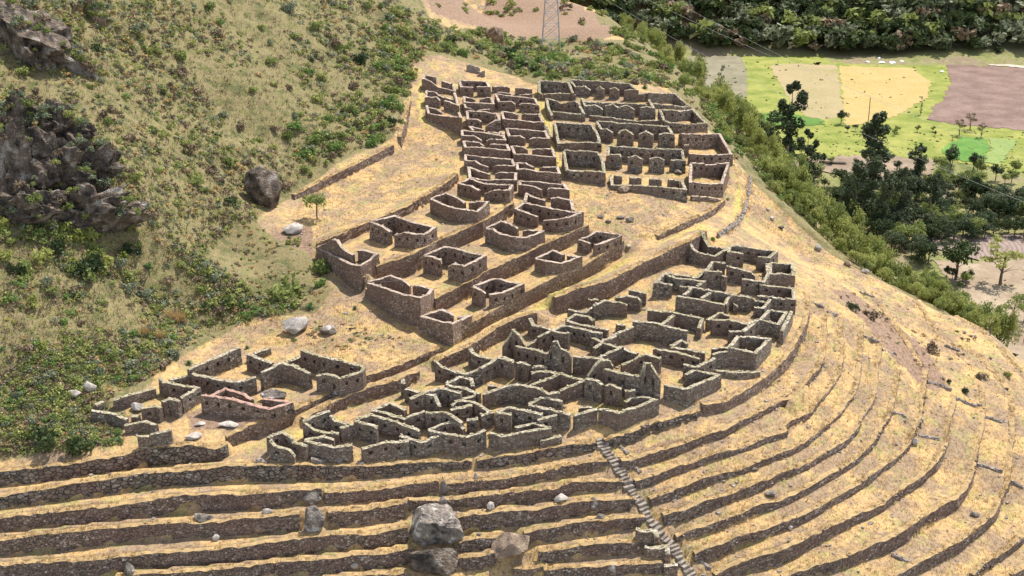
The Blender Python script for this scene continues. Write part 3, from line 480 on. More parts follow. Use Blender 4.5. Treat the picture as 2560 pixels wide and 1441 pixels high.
scr=mix(n,0.85,scr,ramp(n,n3,[(0.25,(0.35,0.34,0.32)),(0.5,(1,1,1)),(0.8,(1.5,1.45,1.3))]),'MULTIPLY')
zz=noise(n,v,0.9,5,0.7)
def soft(a): 
    return ramp(n,mmath(n,'ADD',a,mmath(n,'MULTIPLY',mmath(n,'SUBTRACT',zz,0.5),1.1)),[(0.38,(0,0,0)),(0.62,(1,1,1))])
c=mix(n,soft(sp.outputs[2]),c,mix(n,n2,(0.18,0.12,0.085),(0.31,0.215,0.155)))
c=mix(n,mmath(n,'MULTIPLY',soft(sp.outputs[1]),0.8),c,(0.44,0.37,0.12))
c=mix(n,0.85,c,ramp(n,n2,[(0.3,(0.58,0.53,0.49)),(0.5,(1,1,1)),(0.7,(1.18,1.15,1.05))]),'MULTIPLY')
c=mix(n,0.95,c,ramp(n,n3,[(0.28,(0.45,0.40,0.34)),(0.46,(0.95,0.93,0.9)),(0.7,(1.20,1.18,1.12))]),'MULTIPLY')
c=mix(n,soft(sp.outputs[0]),c,scr)
vf=N(n,'ShaderNodeSeparateXYZ'); n.links.new(v,vf.inputs[0])
low=ramp(n,mmath(n,'DIVIDE',mmath(n,'ADD',vf.outputs[2],130.0),60.0),[(0.15,(1,1,1)),(0.45,(0,0,0))])
val=ramp(n,noise(n,v,0.05,6,0.65),[(0.3,(0.10,0.12,0.04)),(0.45,(0.22,0.22,0.08)),(0.6,(0.24,0.185,0.12)),(0.75,(0.14,0.14,0.07))])
val=mix(n,0.6,val,ramp(n,noise(n,v,0.5,5,0.7),[(0.25,(0.4,0.4,0.4)),(0.75,(1.4,1.4,1.4))]),'MULTIPLY')
yy=ramp(n,mmath(n,'DIVIDE',mmath(n,'SUBTRACT',mmath(n,'ADD',vf.outputs[1],mmath(n,'MULTIPLY',vf.outputs[0],0.1)),650.0),12.0),[(0.2,(0,0,0)),(0.9,(1,1,1))])
val=mix(n,yy,val,mix(n,noise(n,v,0.06,5),(0.035,0.045,0.02),(0.11,0.095,0.05)))
c=mix(n,low,c,val)
n.links.new(c,b.inputs['Base Color']); bump(n,b,mix(n,0.5,n2,n3),0.22)
def field_mat(name,c0,c1,sc=0.12,row=None):
    m,n,b=new_mat(name); v=wpos(n); c=mix(n,ramp(n,noise(n,v,sc,5,0.6),[(0.35,(0,0,0)),(0.65,(1,1,1))]),c0,c1)
    c=mix(n,0.6,c,ramp(n,noise(n,v,0.9,5,0.75),[(0.25,(0.6,0.6,0.6)),(0.75,(1.3,1.3,1.3))]),'MULTIPLY')
    if row:
        mp=n.nodes.new('ShaderNodeMapping'); mp.inputs['Rotation'].default_value=(0,0,row); n.links.new(v,mp.inputs[0])
        w=N(n,'ShaderNodeTexWave',Scale=0.22,Distortion=6,Detail=3); n.links.new(mp.outputs[0],w.inputs[0])
        c=mix(n,0.45,c,ramp(n,w.outputs[0],[(0.2,(0.6,0.6,0.6)),(0.8,(1.25,1.25,1.25))]),'MULTIPLY')
    n.links.new(c,b.inputs['Base Color']); return m
# ------------------------------------------------------------------ the ground sheet (one grid, fine in the middle)
ox=np.concatenate([GX0-np.cumsum(np.geomspace(0.8,40,26))[::-1],gx,GX1+np.cumsum(np.geomspace(0.8,40,34))])
oy=np.concatenate([GY0-np.cumsum(np.geomspace(0.8,12,20))[::-1],gy,GY1+np.cumsum(np.geomspace(0.6,28,68))])
XX,YY=np.meshgrid(ox,oy); ZZ=S_full(XX,YY)
nx0=26; ny0=20; ZZ[ny0:ny0+len(gy),nx0:nx0+len(gx)]=ZG
z1=np.zeros(XX.shape); z2=z1.copy(); z3=z1.copy(); a1,a2,a3=zones(XX,YY); z1[:]=a1; z2[:]=a2; z3[:]=a3
z1[ny0:ny0+len(gy),nx0:nx0+len(gx)]=ZS; z2[ny0:ny0+len(gy),nx0:nx0+len(gx)]=ZGn; z3[ny0:ny0+len(gy),nx0:nx0+len(gx)]=ZB
nyy,nxx=XX.shape; idx=np.arange(nyy*nxx).reshape(nyy,nxx)
Q=np.stack([idx[:-1,:-1],idx[:-1,1:],idx[1:,1:],idx[1:,:-1]],-1).reshape(-1,4)
go=fast_quads('ground',np.stack([XX,YY,ZZ],-1).reshape(-1,3),Q,M['ground'],smooth=True)
ca=go.data.color_attributes.new('zone','FLOAT_COLOR','POINT')
ca.data.foreach_set('color',np.stack([z1,z2,z3,np.ones_like(z1)],-1).astype(np.float32).ravel())
tag(go,kind='structure')
print('GROUND',nyy*nxx)
# fields on the valley floor
def sheet(name,s,mat,dz):
    P=wpoly(s,ZV+0.0); V=[(x,y,ZV+dz) for x,y in P]
    # subdivide edges with a little wobble
    VV=[]
    for i in range(len(V)):
        a=Vector(V[i]); b=Vector(V[(i+1)%len(V)]); k=max(1,int((b-a).length/2))
        for j in range(k):
            p=a.lerp(b,j/k); VV.append((p.x+random.uniform(-.8,.8),p.y+random.uniform(-1.5,1.5),p.z))
    from mathutils.geometry import tessellate_polygon
    T=[list(t) for t in tessellate_polygon([[Vector((a,b,0)) for a,b,c_ in VV]])]
    T=[t if (Vector(VV[t[1]])-Vector(VV[t[0]])).cross(Vector(VV[t[2]])-Vector(VV[t[0]])).z>0 else t[::-1] for t in T]
    o=mesh_obj(name,VV,T,mat); tag(o,kind='structure'); return o
sheet('meadow',"1650,134 1850,128 2100,130 2360,148 2620,172 2620,440 2540,432 2440,412 2330,402 2060,400 1960,380 1880,345 1780,310 1690,230",field_mat('meadow_grass',(0.15,0.185,0.035),(0.28,0.275,0.075)),0.10)
sheet('field',"1684,142 1848,139 1865,165 1868,225 1857,272 1740,276 1690,225",field_mat('fallow_soil',(0.17,0.155,0.10),(0.24,0.21,0.14)),0.14)
sheet('field',"1925,163 1990,160 2092,164 2110,290 2060,302 2010,290 1960,230",field_mat('stubble',(0.27,0.23,0.11),(0.35,0.27,0.155),0.05),0.17)
sheet('field',"2098,165 2280,172 2325,205 2320,245 2240,292 2180,305 2114,318 2112,290",field_mat('dry_pasture',(0.35,0.27,0.10),(0.41,0.30,0.13)),0.20)
sheet('field',"2360,160 2860,190 2860,350 2560,326 2440,318 2318,302 2330,275 2360,248 2375,215 2372,185",field_mat('ploughed_soil',(0.16,0.105,0.085),(0.24,0.165,0.135),0.1,1.2),0.23)
sheet('field',"1868,288 1960,284 2060,300 2060,312 1960,318 1872,308",field_mat('lush_grass',(0.08,0.16,0.03),(0.12,0.21,0.045)),0.26)
sheet('field',"2352,374 2400,345 2460,346 2476,372 2450,412 2370,396",field_mat('green_crop',(0.08,0.18,0.035),(0.13,0.24,0.05)),0.29)
sheet('field',"2470,348 2545,352 2500,412 2455,410 2478,374",field_mat('young_crop',(0.17,0.24,0.07),(0.22,0.27,0.09)),0.32)
sheet('field',"2035,398 2120,392 2230,392 2340,402 2330,440 2230,470 2120,438 2050,430",field_mat('eroded_bank',(0.20,0.15,0.105),(0.29,0.22,0.155)),0.35)
sheet('field',"2270,590 2640,590 2640,640 2440,650 2330,625",field_mat('ploughed_strip',(0.21,0.16,0.13),(0.29,0.22,0.19),0.1,0.2),0.38)
sheet('farm_yard',"2330,652 2440,657 2640,645 2900,640 2900,1000 2560,980 2480,880 2400,800 2390,720",field_mat('bare_farm_soil',(0.24,0.175,0.12),(0.34,0.27,0.185),0.15),0.13)
sheet('farm_track',"1690,128 2000,128 2200,134 2380,150 2620,172 2620,178 2380,156 2200,139 2000,132 1690,132",field_mat('track_dust',(0.38,0.33,0.25),(0.46,0.41,0.33)),0.41)
sheet('river_bed',"2320,455 2350,470 2385,500 2330,520 2310,560 2290,555 2320,510 2350,500 2330,480 2305,462",field_mat('gravel',(0.30,0.23,0.19),(0.42,0.36,0.31)),0.44)
# ------------------------------------------------------------------ stone walls
def offsets(Pc,th):
    """left/right offset of a 2-D polyline"""
    n=len(Pc); T=np.zeros((n,2)); seg=np.diff(Pc,axis=0); L=np.maximum(np.linalg.norm(seg,axis=1,keepdims=True),1e-6); seg=seg/L
    closed=np.linalg.norm(Pc[0]-Pc[-1])<0.3
    N_=np.zeros((n,2)); nr=np.stack([-seg[:,1],seg[:,0]],1)
    for i in range(n):
        a=nr[i-1] if i>0 else (nr[-1] if closed else nr[0]); b_=nr[i] if i<n-1 else (nr[0] if closed else nr[-1])
        s=a+b_; q=np.linalg.norm(s)
        if q<0.3: N_[i]=b_; continue
        s/=q; N_[i]=s/max(0.55,abs(np.dot(s,a)))
    return N_
def resample(P,step,extra=()):
    """P (n,k) with xy first; keeps corners"""
    out=[]
    for i in range(len(P)-1):
        L=np.linalg.norm(P[i+1,:2]-P[i,:2]); k=max(1,int(round(L/step)))
        for j in range(k): out.append(P[i]+(P[i+1]-P[i])*(j/k))
    out.append(P[-1]); return np.array(out)
def add_box(V,Fc,MI,c,s,rz,mi,tilt=0.25):
    b=len(V); R=Matrix.Rotation(rz,3,'Z')@Matrix.Rotation(random.uniform(-tilt,tilt),3,'X')@Matrix.Rotation(random.uniform(-tilt,tilt),3,'Y')
    for dx,dy,dz in ((-1,-1,-1),(1,-1,-1),(1,1,-1),(-1,1,-1),(-1,-1,1),(1,-1,1),(1,1,1),(-1,1,1)):
        k=random.uniform(0.75,1.05)
        V.append(tuple(R@Vector((dx*s[0]*k,dy*s[1]*k,dz*s[2]*k))+Vector(c)))
    for f in ((0,3,2,1),(4,5,6,7),(0,1,5,4),(1,2,6,5),(2,3,7,6),(3,0,4,7)): Fc.append([b+i for i in f]); MI.append(mi)
def wall_mesh(W4,th,jit=0.05,crest=0.09,niche=False,stones=0.0,base=0.8,step=0.45,side0=0,side1=1,backflush=None,mi_top=1,bulge=0.0,sag=0.0):
    """W4: rows x,y,zbase,ztop along the centre line. returns V,F,MI"""
    R=resample(W4,step); n=len(R)
    closed=np.linalg.norm(R[0,:2]-R[-1,:2])<0.3
    Nn=offsets(R[:,:2],th); V=[];Fc=[];MI=[]
    fr=[0.0,0.3,0.5,0.76,1.0]; rng=np.random.RandomState(int(abs(R[0,0]*13+R[0,1]*7))%9999)
    cj=rng.randn(n)*crest; cj=np.clip(cj,-2.2*crest,1.6*crest)
    if sag>0:
        cj=cj-sag*np.clip(vnoise(R[:,0],R[:,1],1.9,31)*1.3,0,1)-sag*0.6*np.clip(vnoise(R[:,0],R[:,1],0.8,32),0,1)
    if bulge>0:
        bo=vnoise(R[:,0],R[:,1],2.6,33)*bulge; R[:,0]+=Nn[:,0]*bo; R[:,1]+=Nn[:,1]*bo
    if closed: cj[-1]=cj[0]
    grid={}
    for sd in (0,1):
        sg=1 if sd else -1
        for i in range(n):
            zb,zt=R[i,2]-base,R[i,3]+cj[i]
            for r,f in enumerate(fr):
                z=zb+(zt-zb)*(0 if r==0 else (base+(R[i,3]-R[i,2])*f)/(base+(R[i,3]-R[i,2])))
                taper=th/2+ (1-f)*0.07
                o=Nn[i]*sg*(taper+(rng.uniform(-jit,jit) if r<4 or True else 0))
                grid[(sd,i,r)]=len(V); V.append((R[i,0]+o[0],R[i,1]+o[1],z+(rng.uniform(-.03,.03) if r<4 else rng.uniform(-.04,.04))))
    mid=[]
    for i in range(n): mid.append(len(V)); V.append((R[i,0],R[i,1],R[i,3]+cj[i]+0.03+rng.uniform(-.03,.05)))
    # niche cells
    nic=set()
    if niche:
        for i in range(1,n-2):
            if i%3==1 and R[i,3]-R[i,2]>1.25 and R[i+1,3]-R[i+1,2]>1.25:
                seg=R[i+1,:2]-R[i,:2]
                nrm=np.array([-seg[1],seg[0]])
                sd=1 if np.dot(nrm,-R[i,:2])>0 else 0     # side that looks toward the near slope
                nic.add((sd,i))
    for sd in (0,1):
        sg=1 if sd else -1
        for i in range(n-1):
            for r in range(4):
                a,b_,c_,d_=grid[(sd,i,r)],grid[(sd,i+1,r)],grid[(sd,i+1,r+1)],grid[(sd,i,r+1)]
                if (sd,i) in nic and r==2:
                    A=[Vector(V[k]) for k in (a,b_,c_,d_)]; cen=sum(A,Vector())/4
                    nn=Vector((Nn[i][0],Nn[i][1],0))*(-sg)*0.34; ks=[]
                    B=[cen+(p-cen)*0.82 for p in A]; outer=[]
                    for p in B: outer.append(len(V)); V.append(tuple(p))
                    for p in B: ks.append(len(V)); V.append(tuple(p+nn))
                    o4=(a,b_,c_,d_)
                    for q in range(4):
                        w=(q+1)%4
                        f1=[o4[q],o4[w],outer[w],outer[q]]; f2=[outer[q],outer[w],ks[w],ks[q]]
                        if sd==1: f1=f1[::-1]; f2=f2[::-1]
                        Fc.append(f1); MI.append(side0); Fc.append(f2); MI.append(side0)
                    f3=ks if sd==0 else ks[::-1]; Fc.append(list(f3)); MI.append(side0)
                    continue
                f=[a,b_,c_,d_] if sd==0 else [b_,a,d_,c_]
                Fc.append(f); MI.append(side0)
    for i in range(n-1):
        a,b_=grid[(0,i,4)],grid[(0,i+1,4)]; c_,d_=grid[(1,i+1,4)],grid[(1,i,4)]
        Fc.append([a,b_,mid[i+1],mid[i]]); MI.append(mi_top); Fc.append([mid[i],mid[i+1],c_,d_]); MI.append(mi_top)
    if not closed:
        for i,rev in ((0,False),(n-1,True)):
            for r in range(4):
                f=[grid[(1,i,r)],grid[(0,i,r)],grid[(0,i,r+1)],grid[(1,i,r+1)]]
                Fc.append(f[::-1] if rev else f); MI.append(side0)
            f=[grid[(1,i,4)],grid[(0,i,4)],mid[i]]; Fc.append(f[::-1] if rev else f); MI.append(mi_top)
    if stones>0:
        for i in range(n-1):
            L=np.linalg.norm(R[i+1,:2]-R[i,:2])
            for k in range(int(L/stones+random.random())):
                t=random.random(); p=R[i]+(R[i+1]-R[i])*t; o=Nn[i]*random.uniform(-.42,.42)*th
                s=random.uniform(.05,.115)
                add_box(V,Fc,MI,(p[0]+o[0],p[1]+o[1],p[3]+cj[i]*(1-t)+cj[i+1]*t+s*0.35),(s*random.uniform(1,1.6),s,s*0.65),random.uniform(0,3.1),mi_top)
    return V,Fc,MI
def crest3d(marks):
    out=[]
    for a in marks:
        p=hit(a[0],a[1],a[2],None,60); gz=float(ground(p[0],p[1])); out.append([p[0],p[1],p[2]-a[2],p[2]])
    return np.array(out)
MATS={'cap':[M['stone'],M['cap']],'lichen':[M['stoneL'],M['lichen']],'pink':[M['stone'],M['pink']],'rubble':[M['rubble'],M['rubble']]}
nh=0; FOOT=[]
for c,label,style,niche,ws in HS:
    rub=(style=='rubble')
    name='rubble_wall' if rub else 'ruined_house'
    root=None; parts=[]
    for w in ws:
        mk=pts(w,c); mk=[(m[0],m[1],m[2]) for m in mk]
        W4=crest3d(mk)
        # the wall foot follows the lower of ground and survey
        R=resample(W4,1.0); 
        g=ground(R[:,0],R[:,1]); R[:,2]=np.minimum(g,R[:,3]-0.15)
        R[:,2]=np.maximum(R[:,2],R[:,3]-5)
        # keep corners crisp: use the survey corners plus subdivided feet
        parts.append(R); FOOT.append(R)
    cen=np.mean(np.concatenate(parts)[:,:3],axis=0); cz=float(np.min(np.concatenate(parts)[:,2]))
    root=empty(name,(cen[0],cen[1],cz))
    tag(root,label,'rubble wall' if rub else 'ruin','ruined stone houses of the hill village' if not rub else 'low rubble walls')
    for R in parts:
        if style=='cap' or style=='pink': V,Fc,MI=wall_mesh(R,0.40,0.035,0.03,niche=bool(niche),stones=1.1,sag=0.05)
        elif rub: V,Fc,MI=wall_mesh(R,0.36,0.10,0.12,stones=0.3,step=0.4,sag=0.25)
        else: V,Fc,MI=wall_mesh(R,0.42,0.04,0.035,niche=bool(niche),stones=0.42,sag=0.08)
        V=[(x-cen[0],y-cen[1],z-cz) for x,y,z in V]
        o=mesh_obj('wall',V,Fc,MATS[style],root,MI); nh+=1
print('HOUSE WALLS',nh)
# ------------------------------------------------------------------ retaining walls
TW=0.62
crestpts=[]
for Wp,label,kind in WRET:
    R=resample(Wp,1.1); Nn=offsets(R[:,:2],1)
    C=R.copy(); C[:,:2]+=Nn*(TW/2-0.06); W4=np.stack([C[:,0],C[:,1],R[:,2],R[:,2]+R[:,3]],1)
    low=R[:,3]<0.55
    V,Fc,MI=wall_mesh(W4,TW,0.07,0.05,stones=1.6,base=0.9,step=0.5,bulge=0.16,sag=0.10)
    # stones that stick out of the face
    for i in range(len(R)-1):
        for k in range(3):
            if random.random()<0.55 and R[i,3]>0.6:
                t=random.random(); p=R[i]+(R[i+1]-R[i])*t; s=random.uniform(.09,.2)*(1.5 if kind=='big' else 1)
                q=-Nn[i]*0.02
                add_box(V,Fc,MI,(p[0]+q[0],p[1]+q[1],p[2]+p[3]*random.uniform(.08,.95)),(s,s*0.7,s*0.7),random.uniform(0,3),0,0.4)
    mats=[M['bigstone'] if kind=='big' else (M['terr'] if 'terrace wall' in label else M['stone']),M['grass']]
    o=mesh_obj('terrace_wall',V,Fc,mats,None,MI)
    me=o.data; c0=Vector((float(R[0,0]),float(R[0,1]),float(R[0,2])))
    me.transform(Matrix.Translation(-c0)); o.location=c0
    tag(o,label,'terrace wall','dry stone terrace walls')
    for i in range(len(R)-1):
        L=np.linalg.norm(R[i+1,:2]-R[i,:2])
        crestpts.append((R[i],R[i+1],Nn[i],L))
# low kerbs lying across the treads
KERB=[("p 390,208,.35 480,235,.35","just beyond the village edge wall, uppermost of them"),("p 715,430,.5 850,475,.5","on the fourth tread, pale double line"),("p 885,555,.35 1010,590,.35","at the foot of the bare brown slope"),
("p 1290,838,.6 1400,860,.6 1510,905,.6","beside the dark shrub on the right slope"),("p 1550,990,.6 1660,1030,.6 1780,1050,.4","third long one on the right slope"),("p 1800,1150,.55 1920,1185,.5 2050,1205,.4","far right, crossing to the last tread"),
("p 970,1115,.4 1100,1150,.4","on the tread left of the white boulder"),("p 1215,1318,.4 1395,1350,.4","above the white boulder"),("o 1695,312,.5 1820,345,.5 1950,388,.4","on the eighth tread, longest one"),
("o 2020,478,.5 2162,545,.5","at the right picture edge"),("o 835,1215,.5 1020,1293,.5","on the ninth tread near the bottom"),("n 280,135,.4 360,210,.4","beside the top of the stairway"),("n 420,345,.4 490,395,.4","beside the stairway, second one down"),
("n 1090,1290,.4 1190,1360,.4","near the foot of the stairway"),("q 1190,1345,.4 1300,1395,.4","just right of the square rooms"),("p 1450,510,.5 1580,560,.5","dark short one high on the ridge slope"),("p 685,30,.4 815,75,.4","near the ridge trees")]
for s,l in KERB:
    mk=[(a[0],a[1],a[2]*0.45) for a in pts(s)]; W4=crest3d(mk); W4[:,2]=W4[:,3]-0.3
    V,Fc,MI=wall_mesh(W4,0.26,0.07,0.06,stones=0.35,base=0.4,step=0.35)
    o=mesh_obj('stone_kerb',V,Fc,[M['rubble'],M['rubble']],None,MI); tag(o,"low line of stones across a terrace, "+l,'kerb','low stone lines across the terraces')
# ------------------------------------------------------------------ stairway
st=empty('stone_stairway',tuple(SW[0])); tag(st,"long straight flight of stone steps cutting down through the terraces",'stairway')
SR=resample(SW,0.36)
for i in range(len(SR)-1):
    p=SR[i]; t=SR[min(i+1,len(SR)-1)]-p; L=math.hypot(t[0],t[1]); tx,ty=t[0]/L,t[1]/L; nx_,ny_=-ty,tx
    w=0.47+random.uniform(-.12,.12); V=[];Fc=[]; sl=abs(t[2]); off=random.uniform(-.1,.1)
    for (a,b_,c_) in ((-.03,-1,0),(L*0.80,-1,0),(L*0.80,1,0),(-.03,1,0)):
        for z in (p[2]-0.5,p[2]+0.10+random.uniform(-.02,.02)):
            V.append((p[0]+tx*a+nx_*(b_*w+off)-SW[0][0],p[1]+ty*a+ny_*(b_*w+off)-SW[0][1],z-SW[0][2]))
    Fc=[[1,3,5,7],[0,6,4,2],[0,2,3,1],[2,4,5,3],[4,6,7,5],[6,0,1,7]]
    mesh_obj('step',V,Fc,M['stair'],st)
# side wall pieces beside the lower steps
for s,l in (("n 440,970,1.0 480,985,1.0 540,990,1.1 640,985,1.1 650,1060,1.1","boxy stone bastion left of the stairway, upper one"),("n 530,1140,1 600,1160,1 750,1140,1 760,1215,1","boxy stone bastion left of the stairway, lower one"),("n 720,1340,.9 860,1330,.9","low stone block at the foot of the stairway")):
    W4=crest3d(pts(s)); V,Fc,MI=wall_mesh(W4,0.5,0.06,0.08,stones=0.4,base=1.0,step=0.4)
    tag(mesh_obj('stone_bastion',V,Fc,[M['stone'],M['lichen']],None,MI),l,'bastion','stone bastions beside the stairway')
# ------------------------------------------------------------------ rocks
from mathutils import noise as mn
import bmesh
def ico(sub):
    bm=bmesh.new(); bmesh.ops.create_icosphere(bm,subdivisions=sub,radius=1.0)
    V=[v.co.copy() for v in bm.verts]; Fc=[[v.index for v in f.verts] for f in bm.faces]; bm.free(); return V,Fc
ICO={k:ico(k) for k in (2,3,4,5)}
def rock(name,u,v,w,hgt,label,mat='rock',group=None,rot=0.0,depth=None,sub=3,amp=0.25,cat='boulder',sink=0.25,tilt=0.0,ang=1.6,flat=0.0,up=0.0):
    """w,hgt: apparent width and height in map units at the rock's place"""
    p=hit(u,v+hgt*0.35,0,None,60); D=p[1]*cP-p[2]*sP; W_=w/F*D/2*1.22; H_=hgt/F*D/2*1.15; dp=(depth or w)/F*D/2*1.1
    if cat=='outcrop': W_*=0.84; H_*=0.84
    V,Fc=ICO[sub]; seed=Vector((random.uniform(0,90),random.uniform(0,90),random.uniform(0,90))); R=Matrix.Rotation(rot,3,'Y')
    out=[]
    for q in V:
        a=1+amp*mn.noise(q*ang*0.9+seed)+amp*0.5*mn.noise(q*ang*2.3+seed)+amp*0.22*mn.noise(q*ang*6+seed)
        if sub>=5: a+=amp*0.45*(0.5-abs(mn.noise(Vector((q.x*3.2,q.y*3.2,q.z*1.2))+seed)))+amp*0.3*(0.4-abs(mn.noise(q*7+seed)))
        c=q*a
        # chop facets
        for k in range(9 if w<100 or sub!=5 else 3):
            nn=Vector((math.sin(seed.x+k*2.1),math.cos(seed.y+k*1.7),0.8*math.sin(seed.z+k*3.3))).normalized(); dd=c.dot(nn)
            if dd>0.66: c-=nn*(dd-0.66)*0.92
        c=Vector((c.x*W_,c.y*dp,c.z*H_)); out.append(tuple(R@c))
    o=mesh_obj(name,out,Fc,M[mat],None,None,False); o.location=(p[0],p[1]+dp*0.25,p[2]+H_*(1-sink)+up); o.rotation_euler=(tilt,0,0)
    tag(o,label,cat,group); return o
for a in [
("boulder",1085,1322,126,76,"giant split boulder with white lichen rim, standing among the lower left terraces",'rock',0,110,5),
("boulder",1279,1370,88,62,"big tan boulder with a dark ledge, right of the giant split boulder",'brownrock',0,90,4),
("boulder",1082,1412,128,74,"large dark smooth boulder in the shade below the giant split boulder",'darkrock',0,70,4),
("boulder",782,1250,46,34,"grey two-humped boulder on top of the upright boulder's terrace",'rock',0,35,3),
("boulder",788,1305,58,62,"tall upright grey boulder set in the terrace wall at lower left",'rock',0,45,4),
("boulder",508,1298,42,22,"flat grey boulder lying on a terrace at lower left",'rock',0,30,3),
("boulder",667,1283,23,17,"pale angular block on the terrace edge left of the upright boulder",'palerock',0,20,3),
("boulder",645,1326,40,18,"smooth pinkish stone sunk in the terrace wall below the pale block",'brownrock',0,20,3),
("boulder",541,1346,18,16,"small white topped stone on the terrace below the flat grey boulder",'palerock',0,18,2),
("boulder",325,1430,28,40,"grey egg shaped boulder cut by the bottom edge at left",'rock',0,28,3),
("boulder",1110,1222,20,34,"leaning grey slab in a gap of the terrace wall above the giant boulder",'rock',0,20,3),
("boulder",1108,1258,26,30,"round grey boulder built into the wall just above the giant boulder",'rock',0,20,3),
("boulder",1060,1270,18,12,"small dark stone perched above the giant split boulder",'rock',0,15,2),
("boulder",1227,1267,20,20,"small two-tone stone below a terrace wall right of the giant boulder",'palerock',0,20,3),
("boulder",1402,1248,30,20,"dark boulder with white patch on the third terrace left of the stairway",'palerock',0,26,3),
("boulder",1487,1262,32,28,"rounded boulder embedded in the wall left of the stairway",'rock',0,24,3),
("boulder",1500,1300,26,24,"grey boulder in the wall one terrace below, left of the stairway",'rock',0,24,3),
("boulder",1532,1424,30,26,"pale topped boulder in the bottom terrace wall left of the stairway",'palerock',0,24,3),
("boulder",885,1415,24,16,"split pale stone on the lowest terrace wall left of the sunken dark boulder",'palerock',0,20,2),
("boulder",342,1020,30,20,"white angular boulder inside the niched ruin of the lower left compound",'palerock',0,26,3),
("boulder",683,990,58,26,"dark slab topped boulder in the courtyard of the lower left compound",'rock',0,40,3),
("boulder",484,1094,38,13,"flat pale oval stone in the reddish yard, lower",'palerock',0,34,3),
("boulder",571,1063,46,10,"long flat pale stone in the reddish yard, upper right",'palerock',0,30,3),
("boulder",500,1061,24,8,"small flat pale stone in the reddish yard, upper left",'palerock',0,22,2),
("boulder",660,482,92,92,"big dark block boulder with lichen crest at the foot of the shrub hillside",'darkrock',0,90,4),
("boulder",820,828,44,20,"dark boulder in dry brush left of the courtyard point",'rock',0,34,3),
("boulder",1459,411,20,20,"rounded boulder inside the square room by the lane",'rock',0,18,3),
("boulder",1541,418,24,18,"domed boulder in front of the fourth hall, left one",'rock',0,20,3),
("boulder",1589,430,18,12,"low rounded boulder in front of the fourth hall, middle one",'rock',0,16,3),
("boulder",1693,431,20,12,"low boulder in front of the fourth hall, right one",'rock',0,18,3),
("boulder",1559,477,30,16,"flat brown boulder below the lowest narrow hall",'brownrock',0,24,3),
("boulder",1731,479,16,14,"round boulder in front of the lowest end house",'palerock',0,14,3),
("boulder",1502,543,16,9,"small dark stone on the open golden slope, upper left of its cluster",'rock',0,14,2),
("boulder",1521,554,15,9,"small dark stone on the open golden slope, second of its cluster",'rock',0,14,2),
("boulder",1552,544,22,9,"grey flat stone on the open golden slope, behind the long slab",'rock',0,16,2),
("boulder",1574,551,22,13,"long tilted grey slab on the open golden slope",'rock',0,14,2),
("boulder",1570,617,13,9,"small pale stone near the corner of the last courtyard house",'palerock',0,12,2),
("boulder",2288,1106,15,18,"white boulder standing on a terrace in the right half",'palerock',0,14,3),
("boulder",1927,1236,26,16,"purplish grey boulder on a terrace right of the stairway",'rock',0,22,3),
("boulder",1975,1321,14,11,"small white round stone at a terrace wall right of the stairway",'palerock',0,12,2),
("boulder",1886,1175,20,10,"flat grey stone on the third terrace right of the stairway",'rock',0,16,2),
("boulder",2438,1288,24,11,"low dark stone pile on the ninth tread",'rock',0,18,3),
("boulder",2045,621,18,17,"grey round boulder on the ridge slope",'palerock',0,16,3),
("boulder",1930,547,13,9,"white stone on the ridge slope under the ruined boundary wall",'palerock',0,12,2),
("boulder",1920,524,10,8,"small grey stone higher on the ridge slope",'palerock',0,10,2),
("boulder",1953,570,16,10,"dark stone pair on the ridge slope",'rock',0,14,2),
("boulder",2120,662,22,12,"dark flat outcrop stone at the ridge line",'brownrock',0,16,2),
("boulder",2163,680,20,12,"layered grey stone just below the ridge line",'palerock',0,16,2),
("boulder",1965,1125,16,9,"brown stone on a terrace edge below the curved outer wall",'brownrock',0,12,2),
("boulder",2306,1050,10,10,"small stone against the seventh terrace wall",'palerock',0,10,2),
("boulder",740,818,58,40,"crumbled pile of grey masonry with white lichen beside the agaves",'palerock',0,50,4),
("boulder",1240,100,46,54,"tall dark rounded outcrop in the scrub behind the village",'brownrock',0,46,3),
("boulder",735,575,50,20,"pale broken rock heap near the small tree",'palerock',0,44,4),
("boulder",1755,205,20,26,"stacked pale rocks at the field edge",'palerock',0,18,3),
("boulder",2473,781,20,13,"pale boulder on the farm slope at far right, largest",'palerock',0,18,3),
("boulder",2412,702,16,10,"grey boulder left of the branching tree",'palerock',0,14,2),
("boulder",2412,832,9,7,"white stone above the two grazing sheep",'palerock',0,8,2),
("boulder",222,970,30,30,"white lichened boulder among the shrubs left of the far left ruin",'palerock',0,24,3),
("boulder",185,985,34,16,"pale flat boulder with a dead stick beside it",'palerock',0,26,3),
("boulder",1190,1196,12,22,"small upright cairn-like stone on the upper tread",'palerock',0,10,2),
]:
    n_,u,v,w,h_,lab,mt,rt,dp,sb=a; rock(n_,u,v,w,h_,lab,mt,'boulders',rt,dp,sb)
# outcrops on the left hillside
OUT=[]
def outcrop(u,v,w,h_,rot,lab,mt,dp,sub=5,amp=0.7,ang=2.4,sink=0.88):
    o=rock('rock_outcrop',u,v,w,h_,lab,mt,'cliff outcrops of the left hillside',rot,dp,sub,amp,'outcrop',sink,0,ang); OUT.append(o); return o
outcrop(110,400,190,190,0.35,"largest dark craggy cliff at left, with white streaks",'darkrock',120)
outcrop(205,395,120,150,0.5,"craggy cliff rib right of the largest one",'darkrock',80)
outcrop(70,500,150,130,0.2,"dark cliff block at the lower left of the cliff group",'darkrock',90)
outcrop(150,300,130,110,0.6,"brown topped crag at the head of the cliff group",'darkrock',80)
outcrop(40,270,90,110,0.3,"small dark crag high at the left edge",'darkrock',60)
outcrop(255,470,60,90,0.3,"narrow rib at the right end of the cliff group",'darkrock',50)
outcrop(215,510,200,130,0.1,"lichened cliff block directly above the cave shadow",'darkrock',110)
